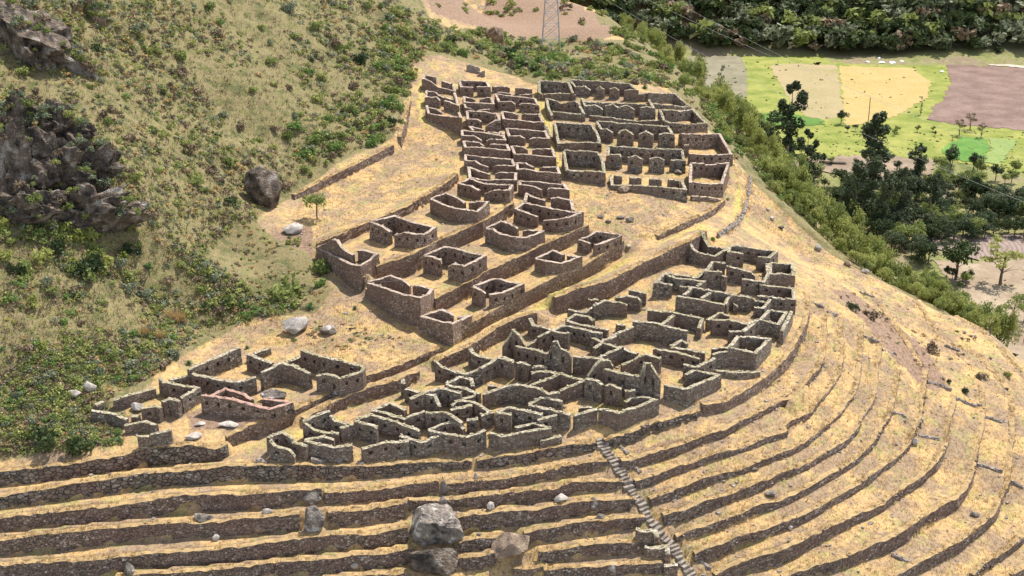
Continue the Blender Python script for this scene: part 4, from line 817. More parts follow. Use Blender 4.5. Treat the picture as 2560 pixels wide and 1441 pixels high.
outcrop(20,380,120,260,0.1,"reddish cliff cut by the left picture edge",'darkrock',70)
outcrop(60,60,200,190,0.75,"dark craggy cliff in the top left corner",'darkrock',110)
outcrop(183,148,185,78,0.86,"long smooth tilted slab below the top left cliff",'rock',50,4,0.22,1.2)
outcrop(236,28,100,50,0.95,"reddish pointed slab at the top edge",'brownrock',40,4,0.22,1.2)
outcrop(268,378,72,30,0.72,"short smooth slab on the hillside right of the cliff",'brownrock',26,4,0.22,1.2)
# ------------------------------------------------------------------ foliage
def leaf_mat(name,c0,c1,tr=0.25):
    m,n,b=new_mat(name,0.7); v=wpos(n); oi=n.nodes.new('ShaderNodeObjectInfo')
    f=noise(n,v,1.1,3); c=mix(n,ramp(n,mmath(n,'ADD',mmath(n,'MULTIPLY',f,0.8),mmath(n,'MULTIPLY',oi.outputs['Random'],0.3)),[(0.35,(0,0,0)),(0.75,(1,1,1))]),c0,c1)
    n.links.new(c,b.inputs['Base Color'])
    t=n.nodes.new('ShaderNodeBsdfTranslucent'); n.links.new(c,t.inputs[0]); x=n.nodes.new('ShaderNodeMixShader'); x.inputs[0].default_value=tr
    n.links.new(b.outputs[0],x.inputs[1]); n.links.new(t.outputs[0],x.inputs[2]); n.links.new(x.outputs[0],n.nodes['Material Output'].inputs[0]); return m
L={'green':leaf_mat('shrub_leaf',(0.14,0.175,0.05),(0.29,0.33,0.105),0.35),'yel':leaf_mat('yellow_green_leaf',(0.22,0.25,0.065),(0.38,0.38,0.135)),
'grey':leaf_mat('grey_green_leaf',(0.15,0.175,0.10),(0.28,0.30,0.19)),'dark':leaf_mat('dark_leaf',(0.022,0.042,0.018),(0.07,0.095,0.035)),
'brown':leaf_mat('dry_brown_twigs',(0.13,0.095,0.06),(0.27,0.20,0.13),0.1),'fresh':leaf_mat('fresh_leaf',(0.10,0.18,0.04),(0.22,0.30,0.09)),
'straw':leaf_mat('straw_blades',(0.36,0.245,0.11),(0.54,0.37,0.165),0.3),'olive':leaf_mat('olive_canopy',(0.19,0.215,0.05),(0.38,0.39,0.12),0.4),'euc':leaf_mat('eucalyptus_leaf',(0.04,0.06,0.032),(0.13,0.155,0.08)),
'agave':leaf_mat('agave_blade',(0.06,0.14,0.05),(0.17,0.28,0.12),0.1),'brom':leaf_mat('bromeliad_blade',(0.30,0.33,0.05),(0.50,0.48,0.12),0.2)}
bm_,bn,bb=new_mat('bark'); bb.inputs['Base Color'].default_value=(0.13,0.10,0.08,1); M['bark']=bm_
bm2,bn2,bb2=new_mat('pale_bark'); bb2.inputs['Base Color'].default_value=(0.28,0.24,0.20,1); M['palebark']=bm2
def leaves(rs,cent,rad,n,size,fl=1.0):
    """n leaf quads over ellipsoid lobes. cent (k,3), rad (k,3) -> V,Q"""
    k=rs.randint(0,len(cent),n); dv=rs.randn(n,3); dv/=np.linalg.norm(dv,axis=1,keepdims=True); r=rs.uniform(0.35,1.05,(n,1))**0.6
    c=cent[k]+dv*rad[k]*r
    a=rs.randn(n,3)*0.8+dv*0.3; a/=np.linalg.norm(a,axis=1,keepdims=True); b=np.cross(a,dv+rs.randn(n,3)*0.5); b/=np.maximum(np.linalg.norm(b,axis=1,keepdims=True),1e-6)
    s=size*rs.uniform(0.6,1.3,(n,1)); a=a*s*fl; b=b*s*0.62
    V=np.stack([c-a,c-b*1.0,c+a,c+b],1).reshape(-1,3); Q=np.arange(4*n).reshape(n,4); return V,Q
def shrub_arrays(seed,n=260,lobes=6,size=0.15,flat=0.75):
    rs=np.random.RandomState(seed); c=rs.uniform(-0.62,0.62,(lobes,3)); c[:,2]=rs.uniform(0.15,0.8,lobes)*flat
    rad=rs.uniform(0.26,0.5,(lobes,1))*np.array([[1,1,0.85]])
    V,Q=leaves(rs,c,rad,n,size); V[:,2]=np.maximum(V[:,2],-0.1); return V,Q
SHR=[shrub_arrays(100+i,300,5+i%3,0.13) for i in range(7)]
def qmesh(name,V,Q,mats,n=4):
    o=fast_quads(name,V,Q,mats,n=n); me=o.data; SC.collection.objects.unlink(o); bpy.data.objects.remove(o); return me
SHM={}
for kx in ('green','yel','grey','brown','dark','fresh','olive'):
    SHM[kx]=[qmesh('shrub_foliage',V,Q,L[kx]) for V,Q in SHR]
def tube_arr(pts_,rads,sides=6):
    V=[];Fc=[]
    for i,(p,r) in enumerate(zip(pts_,rads)):
        for k in range(sides):
            a=k/sides*2*math.pi; V.append((p[0]+r*math.cos(a),p[1]+r*math.sin(a),p[2]))
    for i in range(len(pts_)-1):
        for k in range(sides): Fc.append([i*sides+k,i*sides+(k+1)%sides,(i+1)*sides+(k+1)%sides,(i+1)*sides+k])
    return V,Fc
def branches(seed,h,lean,n,spread,r0):
    rs=random.Random(seed); V=[];Fc=[]
    def add(p,r):
        v,f=tube_arr(p,r,5); b=len(V); V.extend(v); Fc.extend([[b+i for i in q] for q in f])
    top=(lean*h,0,h); add([(0,0,-0.05),(lean*h*.2,0.01,h*.3),(lean*h*.6,0,h*.65),top],[r0,r0*.8,r0*.5,r0*.15])
    for k in range(n):
        z=h*rs.uniform(.3,.85); a=rs.uniform(0,6.28); l=spread*rs.uniform(.5,1)
        b=(lean*z,0,z); add([b,(b[0]+l*.5*math.cos(a),l*.5*math.sin(a),z+l*.35),(b[0]+l*math.cos(a),l*math.sin(a),z+l*.6)],[r0*.4,r0*.28,r0*.08])
    return V,Fc
def tree_data(seed,kind):
    rs=np.random.RandomState(seed)
    if kind=='euc':      # unit height 1, narrow ragged column
        k=17; z=np.linspace(0.22,0.97,k); w=0.145*np.sin(np.clip((1-z)*1.35+0.12,0,1)*math.pi*0.62)+0.015
        z=z+rs.randn(k)*0.02; w=w*rs.uniform(.6,1.15,k); c=np.stack([rs.randn(k)*w*0.6,rs.randn(k)*w*0.6,z],1); rad=np.stack([w*rs.uniform(.45,.8,k),w*rs.uniform(.45,.8,k),rs.uniform(.05,.1,k)],1)
        V,Q=leaves(rs,c,rad,2600,0.017,1.2); tv,tf=branches(seed,0.95,0,9,0.09,0.016)
    elif kind=='slim':
        k=11; z=np.linspace(0.15,0.97,k); w=np.full(k,0.045); c=np.stack([rs.randn(k)*0.03,rs.randn(k)*0.03,z],1); rad=np.stack([w,w,np.full(k,0.04)],1)
        V,Q=leaves(rs,c,rad,420,0.016,1.2); tv,tf=branches(seed,0.95,0.02,6,0.05,0.012)
    elif kind=='round':
        k=14; c=rs.randn(k,3); c/=np.linalg.norm(c,axis=1,keepdims=True); c=c*np.array([0.34,0.34,0.24])*rs.uniform(.4,1,(k,1))+np.array([0,0,0.62]); rad=rs.uniform(.10,.2,(k,1))*np.array([[1,1,.8]])
        V,Q=leaves(rs,c,rad,1100,0.034,1.1); tv,tf=branches(seed,0.7,0.03,7,0.3,0.03)
    elif kind=='bushy':
        k=16; c=rs.randn(k,3); c/=np.linalg.norm(c,axis=1,keepdims=True); c=c*np.array([0.36,0.36,0.34])*rs.uniform(.4,1,(k,1))+np.array([0,0,0.55]); rad=rs.uniform(.10,.2,(k,1))*np.array([[1,1,1.1]])
        V,Q=leaves(rs,c,rad,1300,0.030,1.1); tv,tf=branches(seed,0.7,0.03,7,0.25,0.02)
    else:                 # open: few separated clumps on visible limbs
        k=9; a=rs.uniform(0,6.28,k); r=rs.uniform(.15,.42,k); c=np.stack([r*np.cos(a),r*np.sin(a),rs.uniform(.6,.95,k)],1); rad=rs.uniform(.09,.16,(k,1))*np.array([[1.2,1.2,.6]])
        V,Q=leaves(rs,c,rad,800,0.028,1.1); tv,tf=branches(seed,0.75,0.05,11,0.42,0.035)
    return (V,Q),(tv,tf)
TD={}
def mk(kind,leafk,nvar,bark='bark'):
    out=[]
    for i in range(nvar):
        (V,Q),(tv,tf)=tree_data(500+i*7+len(kind),kind); cm=qmesh('crown',V,Q,L[leafk]); tm=bpy.data.meshes.new('trunk'); tm.from_pydata(tv,[],tf); tm.materials.append(M[bark]); out.append((cm,tm))
    TD[(kind,leafk)]=out
for kx in (('euc','euc',3,'palebark'),('slim','euc',2),('round','dark',4),('round','euc',3),('round','green',3),('open','grey',2),('round','grey',2),('open','olive',3),('round','olive',3),('open','brown',2),('open','green',2),('open','yel',1),('bushy','olive',4),('bushy','green',3),('bushy','yel',2),('bushy','dark',4),('bushy','euc',3)): mk(*kx)
def tree(p,kind,leafk,h,label,group,name='tree',wide=1.0,cat='tree'):
    cm,tm=random.choice(TD[(kind,leafk)]); r=empty(name,tuple(p),random.uniform(0,6.28)); r.scale=(h*wide,h*wide,h)
    a=bpy.data.objects.new('crown',cm); link(a).parent=r; b=bpy.data.objects.new('trunk',tm); link(b).parent=r
    tag(r,' '.join(label.split()[:16]),cat,group); return r
def gpt(u,v): return hit(u,v,0,None,60)
def px2m(p): return (p[1]*cP-p[2]*sP)/F
def zone3(v,a,b,x,y,z): return x if v<a else (y if v<b else z)
def rand_in(s,n,rnd=random,mind=0):
    P_=[tuple(a) for a in pts(s)]; xs=[a[0] for a in P_]; ys=[a[1] for a in P_]; out=[]; tries=0
    while len(out)<n and tries<n*60:
        tries+=1; u=rnd.uniform(min(xs),max(xs)); v=rnd.uniform(min(ys),max(ys))
        c=False; j=len(P_)-1
        for i in range(len(P_)):
            xi,yi=P_[i]; xj,yj=P_[j]
            if (yi>v)!=(yj>v) and u<(xj-xi)*(v-yi)/(yj-yi+1e-9)+xi: c=not c
            j=i
        if c and (mind==0 or all((u-a)**2+(v-b)**2>mind*mind for a,b in out)): out.append((u,v))
    return out
# named single trees
p=gpt(793,548); tree(p,'round','green',80*px2m(p),"small grey-green tree with thin bare stems on the golden slope",None,'small_tree',0.95)
for (u,vb,vt,kind,lf,lab,wd_) in [
(1966,418,212,'euc','euc',"tall dark eucalyptus standing left in the valley fields",1.15),(1796,272,165,'slim','euc',"thin leaning eucalyptus in front of the fallow field",1.0),
(2172,470,288,'euc','euc',"broad dark eucalyptus with flat top in the middle of the valley",1.45),(2150,560,372,'euc','euc',"tall eucalyptus below the flat topped one",1.2),(2288,500,365,'euc','euc',"eucalyptus right of the flat topped one",1.2),
(2301,288,243,'slim','euc',"small dark cypress in the green patch",1.3),(2205,580,430,'euc','euc',"eucalyptus in the ravine right of the tall pair",1.0),(2330,560,440,'euc','euc',"eucalyptus low in the ravine, right part",1.1),(2110,560,470,'euc','euc',"shorter eucalyptus at the left of the ravine",1.2),(2010,470,330,'euc','euc',"dark eucalyptus just right of the tall left one",1.2),(2250,560,420,'euc','euc',"dark eucalyptus among the ravine trees",1.2),
(2500,712,605,'open','olive',"spreading olive crowned tree with forked trunk at far right",1.15),(2388,700,585,'round','dark',"dark dense round tree left of the forked tree",1.15),
(2102,312,272,'round','euc',"round bush-like tree at the edge of the yellow fields",1.0),(2425,325,284,'open','brown',"leafless grey tree by the ploughed field",1.1),(2398,340,300,'open','brown',"second leafless tree by the field wall",1.0),
(2452,345,308,'open','brown',"third leafless tree near the garden plot",0.9),(1814,282,232,'slim','euc',"small dark conifer by the fallow field",1.2),(2530,818,740,'open','green',"feathery green tree at the right edge above the fence",1.0),(2560,806,730,'open','green',"feathery green tree cut by the right edge",1.0)]:
    p=gpt(u,vb); tree(p,kind,lf,(vb-vt)*px2m(p)*1.03,lab,None,'eucalyptus' if kind in('euc','slim') else 'tree',wd_)
random.seed(21)
# ravine wood: single trees
rav="2000,430 2060,445 2180,455 2330,430 2450,470 2560,500 2640,520 2640,592 2560,585 2400,590 2300,600 2330,640 2300,650 2180,600 2080,530 2010,470"
for u,v in sorted(rand_in(rav,190,random,12),key=lambda a:a[1]):
    p=gpt(u,v+18); k=random.choice([('bushy','dark'),('bushy','dark'),('round','euc'),('bushy','green'),('bushy','euc'),('round','dark')])
    tree(p,k[0],k[1],random.uniform(26,72)*px2m(p),"%s tree in the %s part of the wooded ravine, %s"%({'dark':'dark broadleaf','euc':'blue-green','green':'mid green'}[k[1]],zone3(u,2200,2400,zone3(u,2100,0,'far left','',''),'middle','right') or 'left',zone3(v,475,525,'along its upper rim','in its centre','along its lower edge')),"trees of the ravine wood",'ravine_tree',1.15)
for s,nn,l,g,hh in (("2340,400 2450,420 2560,440 2640,460 2640,500 2440,470 2340,440",16,"tree along the ravine rim under the garden plots","trees of the ravine rim",(30,55)),
  ("1770,275 1830,270 1880,300 1960,395 2060,425 1960,420 1880,370 1800,310",26,"dark bushy tree along the foot of the ridge beside the fields","trees at the foot of the ridge",(34,60)),
  ("2360,690 2420,700 2440,735 2400,730",5,"low green tree behind the ridge at far right","low trees behind the ridge",(30,40)),
  ("1880,385 1990,385 2350,425 2350,440 2050,440",14,"bushy tree at the lower edge of the meadow","trees at the meadow edge",(24,40)),
  ("2090,320 2360,330 2350,345 2080,338",12,"small shrubby tree in the hedge across the meadow","trees of the meadow hedge",(14,26))):
    for u,v in sorted(rand_in(s,nn,random,8),key=lambda a:a[1]):
        p=gpt(u,v); k=random.choice([('round','dark'),('round','euc'),('round','green'),('round','green')])
        tree(p,k[0],k[1],random.uniform(*hh)*px2m(p),l,g,'tree')
# thicket along the ridge flank
silw=[np.array(pt(u,v,D)) for u,v,D in SIL]
rid=[]
prew=[np.array(pt(u,v,D)) for u,v,D in PRE]+[silw[0]]
for i in range(len(prew)-1):
    for k in range(11):
        t=random.random(); q=prew[i]*(1-t)+prew[i+1]*t; a=random.uniform(3,16); x,y=q[0]+a*0.97,q[1]+a*0.2; z=float(ground(x,y))
        want=q[2]*math.hypot(x,y)/math.hypot(q[0],q[1])+random.uniform(-0.3,0.6+0.06*a); rid.append((x,y,z,min(max(2.2,want-z),9),a,i-9))
for i in range(len(silw)-3):
    for k in range((12,16,21,21,21,21)[i] if i<6 else 10):
        t=random.random(); q=silw[i]*(1-t)+silw[i+1]*t; a=random.choice([2,3,5,7,9,11,13,15])*random.uniform(.8,1.2)
        if i==6 and t>0.15: continue
        if i>6: continue
        x,y=q[0]+a*0.80,q[1]+a*0.60; z=float(ground(x,y)); want=q[2]*math.hypot(x,y)/math.hypot(q[0],q[1])+random.uniform(0.2,0.8+(0.20 if i>=2 else 0.09)*a)
        rid.append((x,y,z,min(max(2.2,want-z),12),a,i))
for x,y,z,h,a,i in rid:
    k=random.choice([('bushy','olive'),('bushy','olive'),('bushy','olive'),('bushy','green'),('bushy','yel')])
    tree((x,y,z-0.2),k[0],k[1],h,"%s%s thicket tree %s, behind the %s ridge"%('tall ' if h>6.5 else ('small ' if h<4 else ''),{'olive':'olive','green':'mid green','yel':'yellow-green'}[k[1]],'close to the crest' if a<6 else 'lower on the flank',(['uppermost','upper','upper middle','middle','lower middle','lower','lowest'][min(i,6)] if i>=0 else ['pitch side','pylon side','scrubby','top house side','end house side'][i+9])),"thicket trees behind the ridge",'thicket_tree',min(1.1,random.uniform(3.6,5.2)/h))
print('TREES',len(rid))
# far wood on the slope behind the fields: one mass
rs=np.random.RandomState(5); VV=[];QQ=[];MI_=[];off=0
base=[tree_data(800+i,'round')[0] for i in range(4)]
xs=rs.uniform(20,430,4200); ys=rs.uniform(0,1,4200)**0.9*170
yf=640-0.10*(xs-150); ys=yf+2+ys
okm=np.ones(len(xs),bool)
for x,y in zip(xs,ys):
    V,Q=base[rs.randint(4)]; sel=rs.rand(len(Q))<0.13; Qs=Q[sel]; used=V[Qs.ravel()]
    h=rs.uniform(6,16); a=rs.uniform(0,6.28); ca_,sa_=math.cos(a),math.sin(a); u_=used*1.0
    ctr=u_.reshape(-1,4,3).mean(1,keepdims=True); u_=((u_.reshape(-1,4,3)-ctr)*3.0+ctr).reshape(-1,3)
    w=np.stack([u_[:,0]*ca_-u_[:,1]*sa_,u_[:,0]*sa_+u_[:,1]*ca_,u_[:,2]-0.12],1)*np.array([h*1.15,h*1.15,h])
    z=float(ground(x,y)); w+=np.array([x,y,z]); n_=len(Qs)
    VV.append(w); QQ.append(np.arange(4*n_).reshape(n_,4)+off); off+=4*n_; MI_.append(np.full(n_,rs.choice([0,0,0,0,2,0,2,0]) if (y-640+0.1*(x-150))>62 else rs.choice([0,0,1,1,2,2,4,4,0,2,0,3])))  # rows higher up get mostly dark leaves: shadow on that slope put into the colour
fo=fast_quads('woodland',np.concatenate(VV),np.concatenate(QQ),[L['dark'],L['grey'],L['euc'],L['brown'],L['green']],np.concatenate(MI_)); tag(fo,kind='stuff')
# ------------------------------------------------------------------ shrubs of the hillside
random.seed(33)
HILL="0,0 1000,0 1060,30 1100,110 1040,150 1020,240 1000,320 900,370 800,420 740,465 700,480 640,540 560,590 520,640 640,740 780,770 640,800 480,850 400,930 260,1000 320,1110 0,1140"
BACK="1060,60 1130,75 1330,100 1520,105 1640,175 1690,222 1540,205 1400,200 1320,205 1240,165 1120,130 1060,130"
def shrub(u,v,kx,w,label,group,name='shrub',hs=1.0):
    p=gpt(u,v); s=w*px2m(p)/1.9; o=bpy.data.objects.new(name,random.choice(SHM[kx])); link(o); o.location=(p[0],p[1],p[2]-0.05*s); o.scale=(s,s,s*hs*random.uniform(.8,1.2)); o.rotation_euler=(0,0,random.uniform(0,6.28))
    tag(o,label,'shrub',group); return o
LB={'green':"mid green leafy shrub",'yel':"yellow-green shrub",'grey':"grey-green shrub",'brown':"dry brown shrub",'fresh':"bright green shrub",'dark':"dark green shrub"}
WH={'green':6,'yel':5,'grey':5,'brown':6,'fresh':1,'dark':1}
kk=[a for a,b in WH.items() for _ in range(b)]
def hlabel(kx,u,v):
    t=(u*0.45+v)
    if v>820: w="just above the lower left compound" if u>300 else "in the bottom left corner"
    elif v>600: w="on the lower slope near the brown patch" if u>280 else "at the left edge below the cave bushes"
    elif u<330: w="among the dark cliffs at the left" if v>230 else "around the tilted slabs at top left"
    elif u<650: w="right of the cliffs, "+zone3(v,170,400,"upper part","middle part","lower part")
    else: w="above the long retaining wall, "+zone3(v,130,270,"near the top edge","middle part","near the wall")
    return LB[kx]+" "+w
for u,v in sorted(rand_in(HILL,150,random,20),key=lambda a:a[1]):
    kx=random.choice(kk); shrub(u,v,kx,random.uniform(22,52),hlabel(kx,u,v),"%s shrubs of the left hillside"%kx)
for u,v in sorted(rand_in("700,300 1000,250 1010,330 880,390 750,440 720,380",22,random,18),key=lambda a:a[1]):
    shrub(u,v,random.choice(['green','fresh','yel']),random.uniform(30,54),"lush green shrub just above the long dark retaining wall","shrubs above the long retaining wall")
for u,v in sorted(rand_in("0,560 150,545 330,560 340,640 220,700 0,700",26,random,20),key=lambda a:a[1]):
    shrub(u,v,random.choice(['dark','green','green','olive']),random.uniform(50,80),"large dark green bush in front of the cave, %s"%(zone3(u,110,230,'to its left','directly below','to its right')+(', near the rock' if v<600 else ', further down')),"bushes in front of the cave")
for u,v in sorted(rand_in(BACK,62,random,13),key=lambda a:a[1]):
    kx=random.choice(['green','yel','grey','fresh','brown','green','dark']); shrub(u,v,kx,random.uniform(26,50),LB[kx]+zone3(u,1250,1420," behind the village, left of the pylon"," behind the village, around the pylon foot"," behind the village, right of the pylon"),"%s shrubs behind the village"%kx)
for u,v,kx,w,l in [(1785,600,'fresh',17,"bright green bush growing on the wall top of the lower village"),(1820,500,'yel',14,"small yellow-green bush by the crumbling boundary wall"),(733,612,'yel',42,"rounded yellow-green bush left of the upper courtyards"),(800,680,'green',70,"big green bush beside the left corner of the courtyards"),(798,715,'fresh',40,"lower bright green bush beside the courtyards' left corner"),
 (2130,775,'dark',40,"dark bush on the bare right slope, upper part of the pair"),(2175,795,'brown',50,"grey-brown bush on the bare right slope, lower part of the pair"),(2330,880,'brown',52,"long grey dry bush on the right slope"),(2455,945,'brown',38,"rounded grey dry bush at the right slope edge"),(2412,980,'dark',34,"dark green bush low on the right slope"),(2372,955,'dark',24,"prickly dark bush between two stone lines"),
 (2250,952,'fresh',8,"tiny fresh green bush on a terrace wall"),(2520,940,'yel',28,"pale yellow bush at the edge of the right slope"),(715,745,'green',110,"wide green shrub mass behind the agaves"),(295,1085,'fresh',36,"bright green bush below the far left ruin"),(240,1105,'green',40,"green bush next to the bright one, below the far left ruin"),
 (120,1115,'dark',90,"dark bushes over the uppermost left terrace wall, left clump"),(200,1120,'dark',80,"dark bushes over the uppermost left terrace wall, right clump"),(330,915,'grey',50,"grey-green bush above the ruins of the compound"),(245,945,'grey',50,"grey-green round bush left of the compound"),(1385,150,'fresh',46,"bright green bush in front of the pylon"),(1300,160,'fresh',50,"bright green bush left of the pylon"),(1500,35,'yel',32,"round yellow-green bush by the rocky field edge"),(1475,25,'yel',24,"smaller yellow-green bush by the rocky field edge"),
 (2535,888,'dark',20,"green bush beside the farm fence"),(2400,715,'fresh',24,"bright weed clump near the forked tree"),(975,270,'fresh',60,"tall fresh green bush at the corner above the retaining wall")]:
    shrub(u,v,kx,w,l,None)
CV=[];CQ=[];CM=[];coff=0; crs=np.random.RandomState(9)
for i,o in enumerate(OUT):
    me=o.data; vs=[v for v in me.vertices if v.normal.z>0.25 and v.normal.y<0.5]; random.shuffle(vs)
    for v in vs[:22]:
        w=o.matrix_world if False else Matrix.Translation(o.location); q=w@v.co; s=random.uniform(.35,1.1)
        V_,Q_=SHR[crs.randint(len(SHR))]; CV.append(V_*s+np.array(q)); CQ.append(Q_+coff); coff+=len(V_); CM.append(np.full(len(Q_),crs.randint(4)))
tag(fast_quads('cliff_scrub',np.concatenate(CV),np.concatenate(CQ),[L['grey'],L['green'],L['yel'],L['brown']],np.concatenate(CM)),kind='stuff')
# scrub and dry tufts: uncountable
def dens(p): return float(vnoise(np.array(p[0]),np.array(p[1]),9.0,21))*0.75+float(vnoise(np.array(p[0]),np.array(p[1]),3.5,22))*0.5
def scatter(name,polys,kinds,sizes,n,seed,frac=0.5,mats=None,leafscale=1.5,flat=1.0):
    rs=np.random.RandomState(seed); rr=random.Random(seed); VV=[];QQ=[];MM=[];off=0
    for s,k in zip(polys,n):
        for u,v in rand_in(s,k,rr):
            p=gpt(u,v)
            if dens(p)<rs.uniform(-0.55,0.25): continue
            V,Q=SHR[rs.randint(len(SHR))]; sel=rs.rand(len(Q))<frac; w=V[Q[sel].ravel()].reshape(-1,4,3); c=w.mean(1,keepdims=True); w=((w-c)*leafscale+c).reshape(-1,3)
            sc=rs.uniform(*sizes)*px2m(p)/1.9; a=rs.uniform(0,6.28); w=np.stack([w[:,0]*math.cos(a)-w[:,1]*math.sin(a),w[:,0]*math.sin(a)+w[:,1]*math.cos(a),w[:,2]*flat],1)*sc+p
            m_=len(w)//4; VV.append(w); QQ.append(np.arange(4*m_).reshape(m_,4)+off); off+=4*m_; MM.append(np.full(m_,rs.choice(kinds)))
    o=fast_quads(name,np.concatenate(VV),np.concatenate(QQ),mats,np.concatenate(MM)); tag(o,kind='stuff'); return o
SM=[L['green'],L['yel'],L['grey'],L['brown'],L['straw'],L['fresh']]
scatter('hillside_scrub',[HILL,"0,560 400,560 640,760 480,850 380,940 230,1000 310,1110 0,1130",BACK],[0,0,1,1,2,2,3,3,3,4],(9,26),[8200,2600,1100],41,0.13,SM,2.0,0.8)
scatter('leafy_scrub',["0,560 300,560 560,700 780,770 620,800 470,850 380,930 240,980 310,1110 0,1130","760,400 1000,300 1050,130 1100,60 980,20 900,200 740,380",BACK],[0,0,1,1,1,2,5],(22,46),[430,110,120],47,0.4,SM,1.3,0.9)
scatter('flank_scrub',["1540,40 1650,110 1730,190 1880,330 1930,420 1990,500 1950,500 1860,400 1780,320 1700,235 1600,140 1540,90","1080,20 1530,88 1540,60 1400,0 1080,0"],[0,0,1,1,3,5],(18,42),[420,30],48,0.45,SM,1.3,0.9)
scatter('field_weeds',["1690,150 2360,160 2370,240 2200,320 1900,370 1760,280","1900,330 2560,330 2560,440 2000,400","2330,640 2560,640 2560,860 2400,790"],[0,0,1,3,5],(3,9),[260,420,160],49,0.25,SM,2.0,1.0)
scatter('dry_scrub',["600,560 800,600 830,690 800,760 640,790 560,740","430,860 640,800 800,800 1080,860 900,880 760,870 600,860","1650,250 1800,330 1830,420 1850,390 1780,290 1700,230","2050,700 2380,800 2500,900 2350,960 2200,830"],[3,3,4,4,0],(7,18),[200,90,50,80],42,0.2,SM,2.0,0.6)
def tufts(name,places,seed,mat,hmin,hmax,blades=5,wd_=0.035,spread=0.16):
    rs=np.random.RandomState(seed); n=len(places); Pn=np.repeat(np.array(places),blades,axis=0); m_=len(Pn)
    a=rs.uniform(0,6.28,m_); h=rs.uniform(hmin,hmax,m_); r=rs.uniform(0.2,0.8,m_)*h*0.8
    b0=Pn+np.stack([rs.uniform(-spread,spread,m_),rs.uniform(-spread,spread,m_),np.full(m_,-0.04)],1)
    side=np.stack([-np.sin(a),np.cos(a),np.zeros(m_)],1)*wd_; tip=b0+np.stack([np.cos(a)*r,np.sin(a)*r,h],1)
    V=np.stack([b0-side,b0+side,tip],1).reshape(-1,3); Q=np.arange(3*m_).reshape(m_,3)
    o=fast_quads(name,V,Q,mat,n=3); tag(o,kind='stuff'); return o
hg=[]
for u,v in rand_in(HILL,9000,random):
    p=gpt(u,v); hg.append(tuple(p))
tufts('hillside_dry_grass',hg[:4500],14,L['brown'],0.2,0.7,6,0.05,0.4); tufts('hillside_grass',hg[4500:],15,L['olive'],0.15,0.5,5,0.04,0.4)
fr=[]
for A,B,nn,L_ in crestpts:
    dn=float(vnoise(np.array(A[0]),np.array(A[1]),2.2,44))
    for k in range(int(L_*6*max(0.1,0.6+dn))):
        t=random.random(); q=A+(B-A)*t; f=random.uniform(-0.10,0.5); fr.append((q[0]+nn[0]*f,q[1]+nn[1]*f,q[2]+q[3]+0.02))
tufts('dry_grass_fringe',fr,3,L['straw'],0.10,0.34,5)
ft=[];stn=[]
for R in FOOT:
    Nn=offsets(R[:,:2],1)
    for i in range(len(R)-1):
        for k in range(4):
            t=random.random(); q=R[i]+(R[i+1]-R[i])*t; o=random.choice([-1,1])*random.uniform(.27,.55); x=q[0]+Nn[i][0]*o; y=q[1]+Nn[i][1]*o
            if float(vnoise(np.array(x),np.array(y),2.5,45))>-0.1: ft.append((x,y,float(ground(x,y))))
        if random.random()<0.5:
            t=random.random(); q=R[i]+(R[i+1]-R[i])*t; o=random.choice([-1,1])*random.uniform(.4,1.4); x=q[0]+Nn[i][0]*o; y=q[1]+Nn[i][1]*o; stn.append((x,y,float(ground(x,y))))
tufts('wall_foot_grass',ft,6,L['straw'],0.15,0.5,6,0.03,0.15)
for u,v in rand_in("560,1150 1500,1110 2030,800 2030,650 2380,790 2560,900 2560,1441 0,1441 0,1180",900,random)+rand_in("760,500 1150,330 1350,440 1800,500 1700,560 1400,640 1110,860 760,870 640,800",500,random):
    p=gpt(u,v); stn.append(tuple(p))
V=[];Fc=[];MI=[]
for x,y,z in stn:
    s=random.uniform(.04,.11)*random.choice([1,1,1.6]); add_box(V,Fc,MI,(x,y,z+s*.2),(s*random.uniform(1,1.5),s,s*.55),random.uniform(0,3),0,0.4)
tag(mesh_obj('loose_stones',V,Fc,M['rubble']),kind='stuff')
gr=[]
for s,k in (("560,1150 1500,1110 1700,1441 0,1441 0,1180",3200),("1500,1110 1800,1030 2030,800 2030,650 2380,790 2560,900 2560,1441 1740,1441",7000),("780,600 1140,440 1140,330 1010,300 1000,380 760,490 720,560",1500),("1350,440 1800,500 1640,600 1450,600 1400,480",1300),("820,720 1100,850 930,940 760,870 500,860 640,800",1600),("1110,860 1560,640 1780,600 1980,640 2010,800 1700,1020 1450,1090 700,1140",2500),("1040,190 1340,200 1760,260 1830,420 1800,500 1400,450 1150,440",1500),("1830,400 2000,560 2380,780 2030,660 1850,520",1200)):
    for u,v in rand_in(s,k,random):
        p=gpt(u,v); gr.append(tuple(p))
tufts('dry_grass',gr,4,L['straw'],0.08,0.28,6,0.03,0.22)
# ------------------------------------------------------------------ agaves and bromeliads
def rosette(seed,n,up=0.5,w=0.07):
    rs=random.Random(seed); V=[];Fc=[]
    for i in range(n):
        a=i*2.399+rs.uniform(-.2,.2); e=rs.uniform(0.25,1.35); l=rs.uniform(.8,1.05); d=Vector((math.cos(a)*math.cos(e),math.sin(a)*math.cos(e),math.sin(e))); s=Vector((-math.sin(a),math.cos(a),0))*w
        b=len(V); V+= [tuple(d*0.05-s*.6),tuple(d*0.05+s*.6),tuple(d*l*.5+s),tuple(d*l*.5-s),tuple(d*l+Vector((0,0,-0.12*math.cos(e))))]
        V.append(tuple(d*l*.5+Vector((0,0,-w*0.8)))); Fc+= [[b,b+1,b+5],[b+1,b+2,b+5],[b,b+5,b+3],[b+2,b+4,b+5],[b+5,b+4,b+3]]
    return V,Fc
ROS=[]
for i,(lf,nn,w) in enumerate((('agave',46,0.06),('agave',40,0.07),('brom',26,0.07),('grey',30,0.06))):
    V,Fc=rosette(i,nn,w=w); me=bpy.data.meshes.new('rosette'); me.from_pydata(V,[],Fc); me.materials.append(L[lf]); ROS.append(me)
